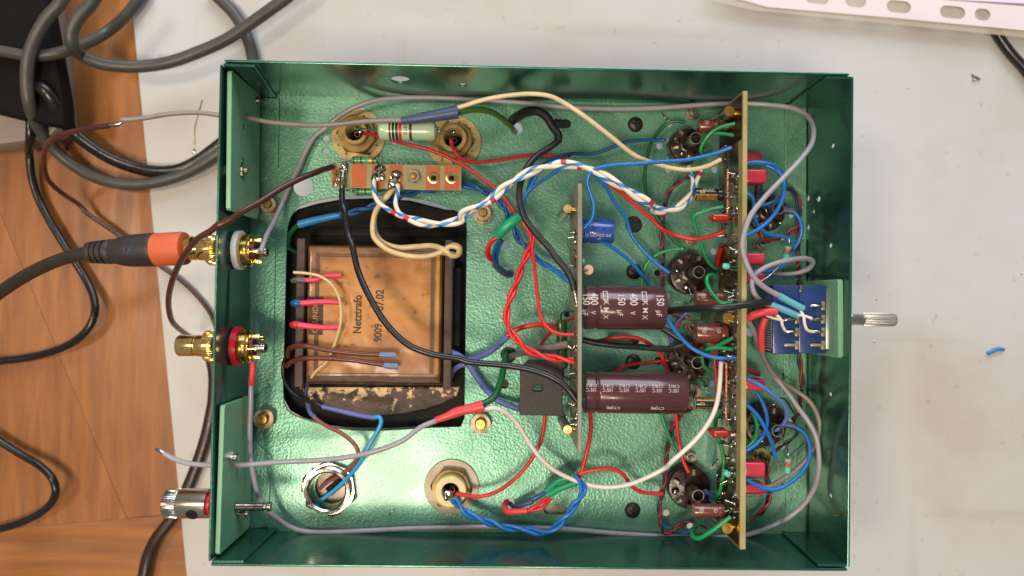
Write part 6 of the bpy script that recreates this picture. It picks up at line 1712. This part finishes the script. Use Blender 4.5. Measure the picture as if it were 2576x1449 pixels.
bx = root("black_box", "black box with pale grey lower side at the table's upper left corner", "box", at('A', 60, 200, TZ))
zt_, zm_, zb_ = -36.0, -47.0, WZ + 0.05
top_ = [at('A', x, y, zt_)[:2] for x, y in [(-300, -300), (290, -300), (300, 60), (350, 330), (415, 700), (425, 860), (250, 835), (-300, 700)]]
V, F, _ = plate([tuple(p) for p in top_], [], zt_ - zm_, O=(0, 0, (zt_ + zm_) / 2), bevel=2.0)
part("lid", (V, F, None), mat("matt_black_case", "#080706", 0.85, c2="#0b0908", vs=90, bump=0.08, spec=0.25), bx)
bot_ = [at('A', x, y, zm_)[:2] for x, y in [(-300, -300), (270, -300), (350, 300), (400, 880), (330, 960), (0, 1005), (-300, 1020)]]
V, F, _ = plate([tuple(p) for p in bot_], [], zm_ - zb_ - 0.2, O=(0, 0, (zm_ + zb_) / 2), bevel=1.0)
part("base", (V, F, None), mat("pale_grey_case", "#8f857c", 0.5, c2="#857b72", vs=40), bx)

# plastic punched sleeve at the top right
ps = root("punched_sleeve", "clear plastic document sleeve with a white punched strip at the upper right", "document sleeve", at('M', 1000, 100, TZ))
zs = TZ + 6.4
st = [at('M', x, y, zs)[:2] for x, y in [(-260, -20), (0, 50), (900, 128), (1811, 215), (2100, 240), (2100, 70), (1811, 45), (1260, 0), (400, -60), (-260, -110)]]
hl = []
for x, y, w, h in ((345, -10, 170, 76), (620, 8, 150, 90), (925, 48, 178, 88), (1305, 87, 186, 90), (1517, 103, 116, 86)):
    c_ = at('M', x, y, zs); k_ = mm_per('M', zs)
    hl.append(slot(c_[0], c_[1], w * k_, h * k_, -0.085))
V, F, _ = plate([tuple(p) for p in st], hl, 0.25, O=(0, 0, zs), bevel=0.05)
part("punched_strip", (V, F, None), mat("white_film_strip", "#dcd3d6", 0.3, c2="#d2c8ca", vs=14, coat=0.2), ps)
fm = [at('M', x, y, zs)[:2] for x, y in [(-420, 0), (-100, 70), (500, 130), (1100, 190), (1811, 262), (2100, 290), (2100, -300), (-420, -300)]]
V, F, _ = plate([tuple(p) for p in fm], [], 0.15, O=(0, 0, zs - 0.45))
part("clear_film", (V, F, None), mat("clear_film", "#d9cfc0", 0.22, alpha=0.32, c2="#cfc2ae", vs=20, bump=0.15, bs=40), ps)
fm = [at('M', x, y, zs)[:2] for x, y in [(900, -80), (1300, 0), (1811, 28), (2100, 50), (2100, -300), (900, -300)]]
V, F, _ = plate([tuple(p) for p in fm], [], 0.15, O=(0, 0, zs + 0.35))
part("paper_sheet", (V, F, None), mat("lilac_paper", "#d8cfe0", 0.5), ps)

# crumbs of the work
off = cable("short blue wire offcut lying alone on the white table at the right", W_BLUE, 1.9, "N 1555,690,-61 1585,678,-61 1615,664,-60.8 1645,660,-61 1670,664,-61", group=None, name="wire_offcut")
sp_ = root("solder_splash", "tiny star-shaped splash of solder on the white table at the right", "solder splash", at('M', 1470, 555, TZ))
for x0, y0, x1, y1 in ((1440, 525, 1468, 552), (1468, 552, 1498, 560), (1465, 548, 1455, 570), (1470, 550, 1478, 542)):
    part("splash_arm", tube(pts(f"M {x0},{y0},-61.6 {x1},{y1},-61.4"), (0.35, 0.8), 7), M_SOLDER, sp_)
for lab, t, x, y, r in (("solder bead on the white table near the upper right chassis corner", 'M', 992, 620, .5), ("solder bead on the table just above the control shaft", 'N', 768, 310, .4), ("solder bead on the table just below the control shaft", 'N', 752, 602, .5), ("solder bead at the right edge of the table, level with the control", 'N', 1798, 126, .7)):
    thing("solder_bead", lab, "solder bead", blob(at(t, x, y, TZ + r * .6), r, (1, 1, .8), .1, 1), M_SOLDER, "solder beads on the table")
thing("bent_lead", "thin curved component lead lying on the white table at the left", "wire", tube(spline(pts("A 1428,705,-61.6 1405,790,-61.6 1380,880,-61.6 1372,960,-61.6 1375,1020,-61.6"), 1), .35, 6), M_ZINC)
thing("solder_blob", "small dull solder drop below the curved lead on the table", "solder bead", blob(at('A', 1372, 1068, TZ + .4), .9, (1, 1.6, .6), .2, 2), M_SOLDER)
thing("metal_swarf", "bright curl of swarf on the plate between mains socket and bushing", "swarf", tube(spline(pts("J 1300,1020,0.6 1318,998,1 1338,978,.8"), .5), .3, 6), M_STEEL)
thing("component_lead", "cut bare lead poking out at the right wall edge in the lower right", "wire", tube(spline(pts("L 1548,1024,38 1600,1015,40 1632,1008,41.5"), 1), (0.2, .3, .9), 7), M_BRASS)
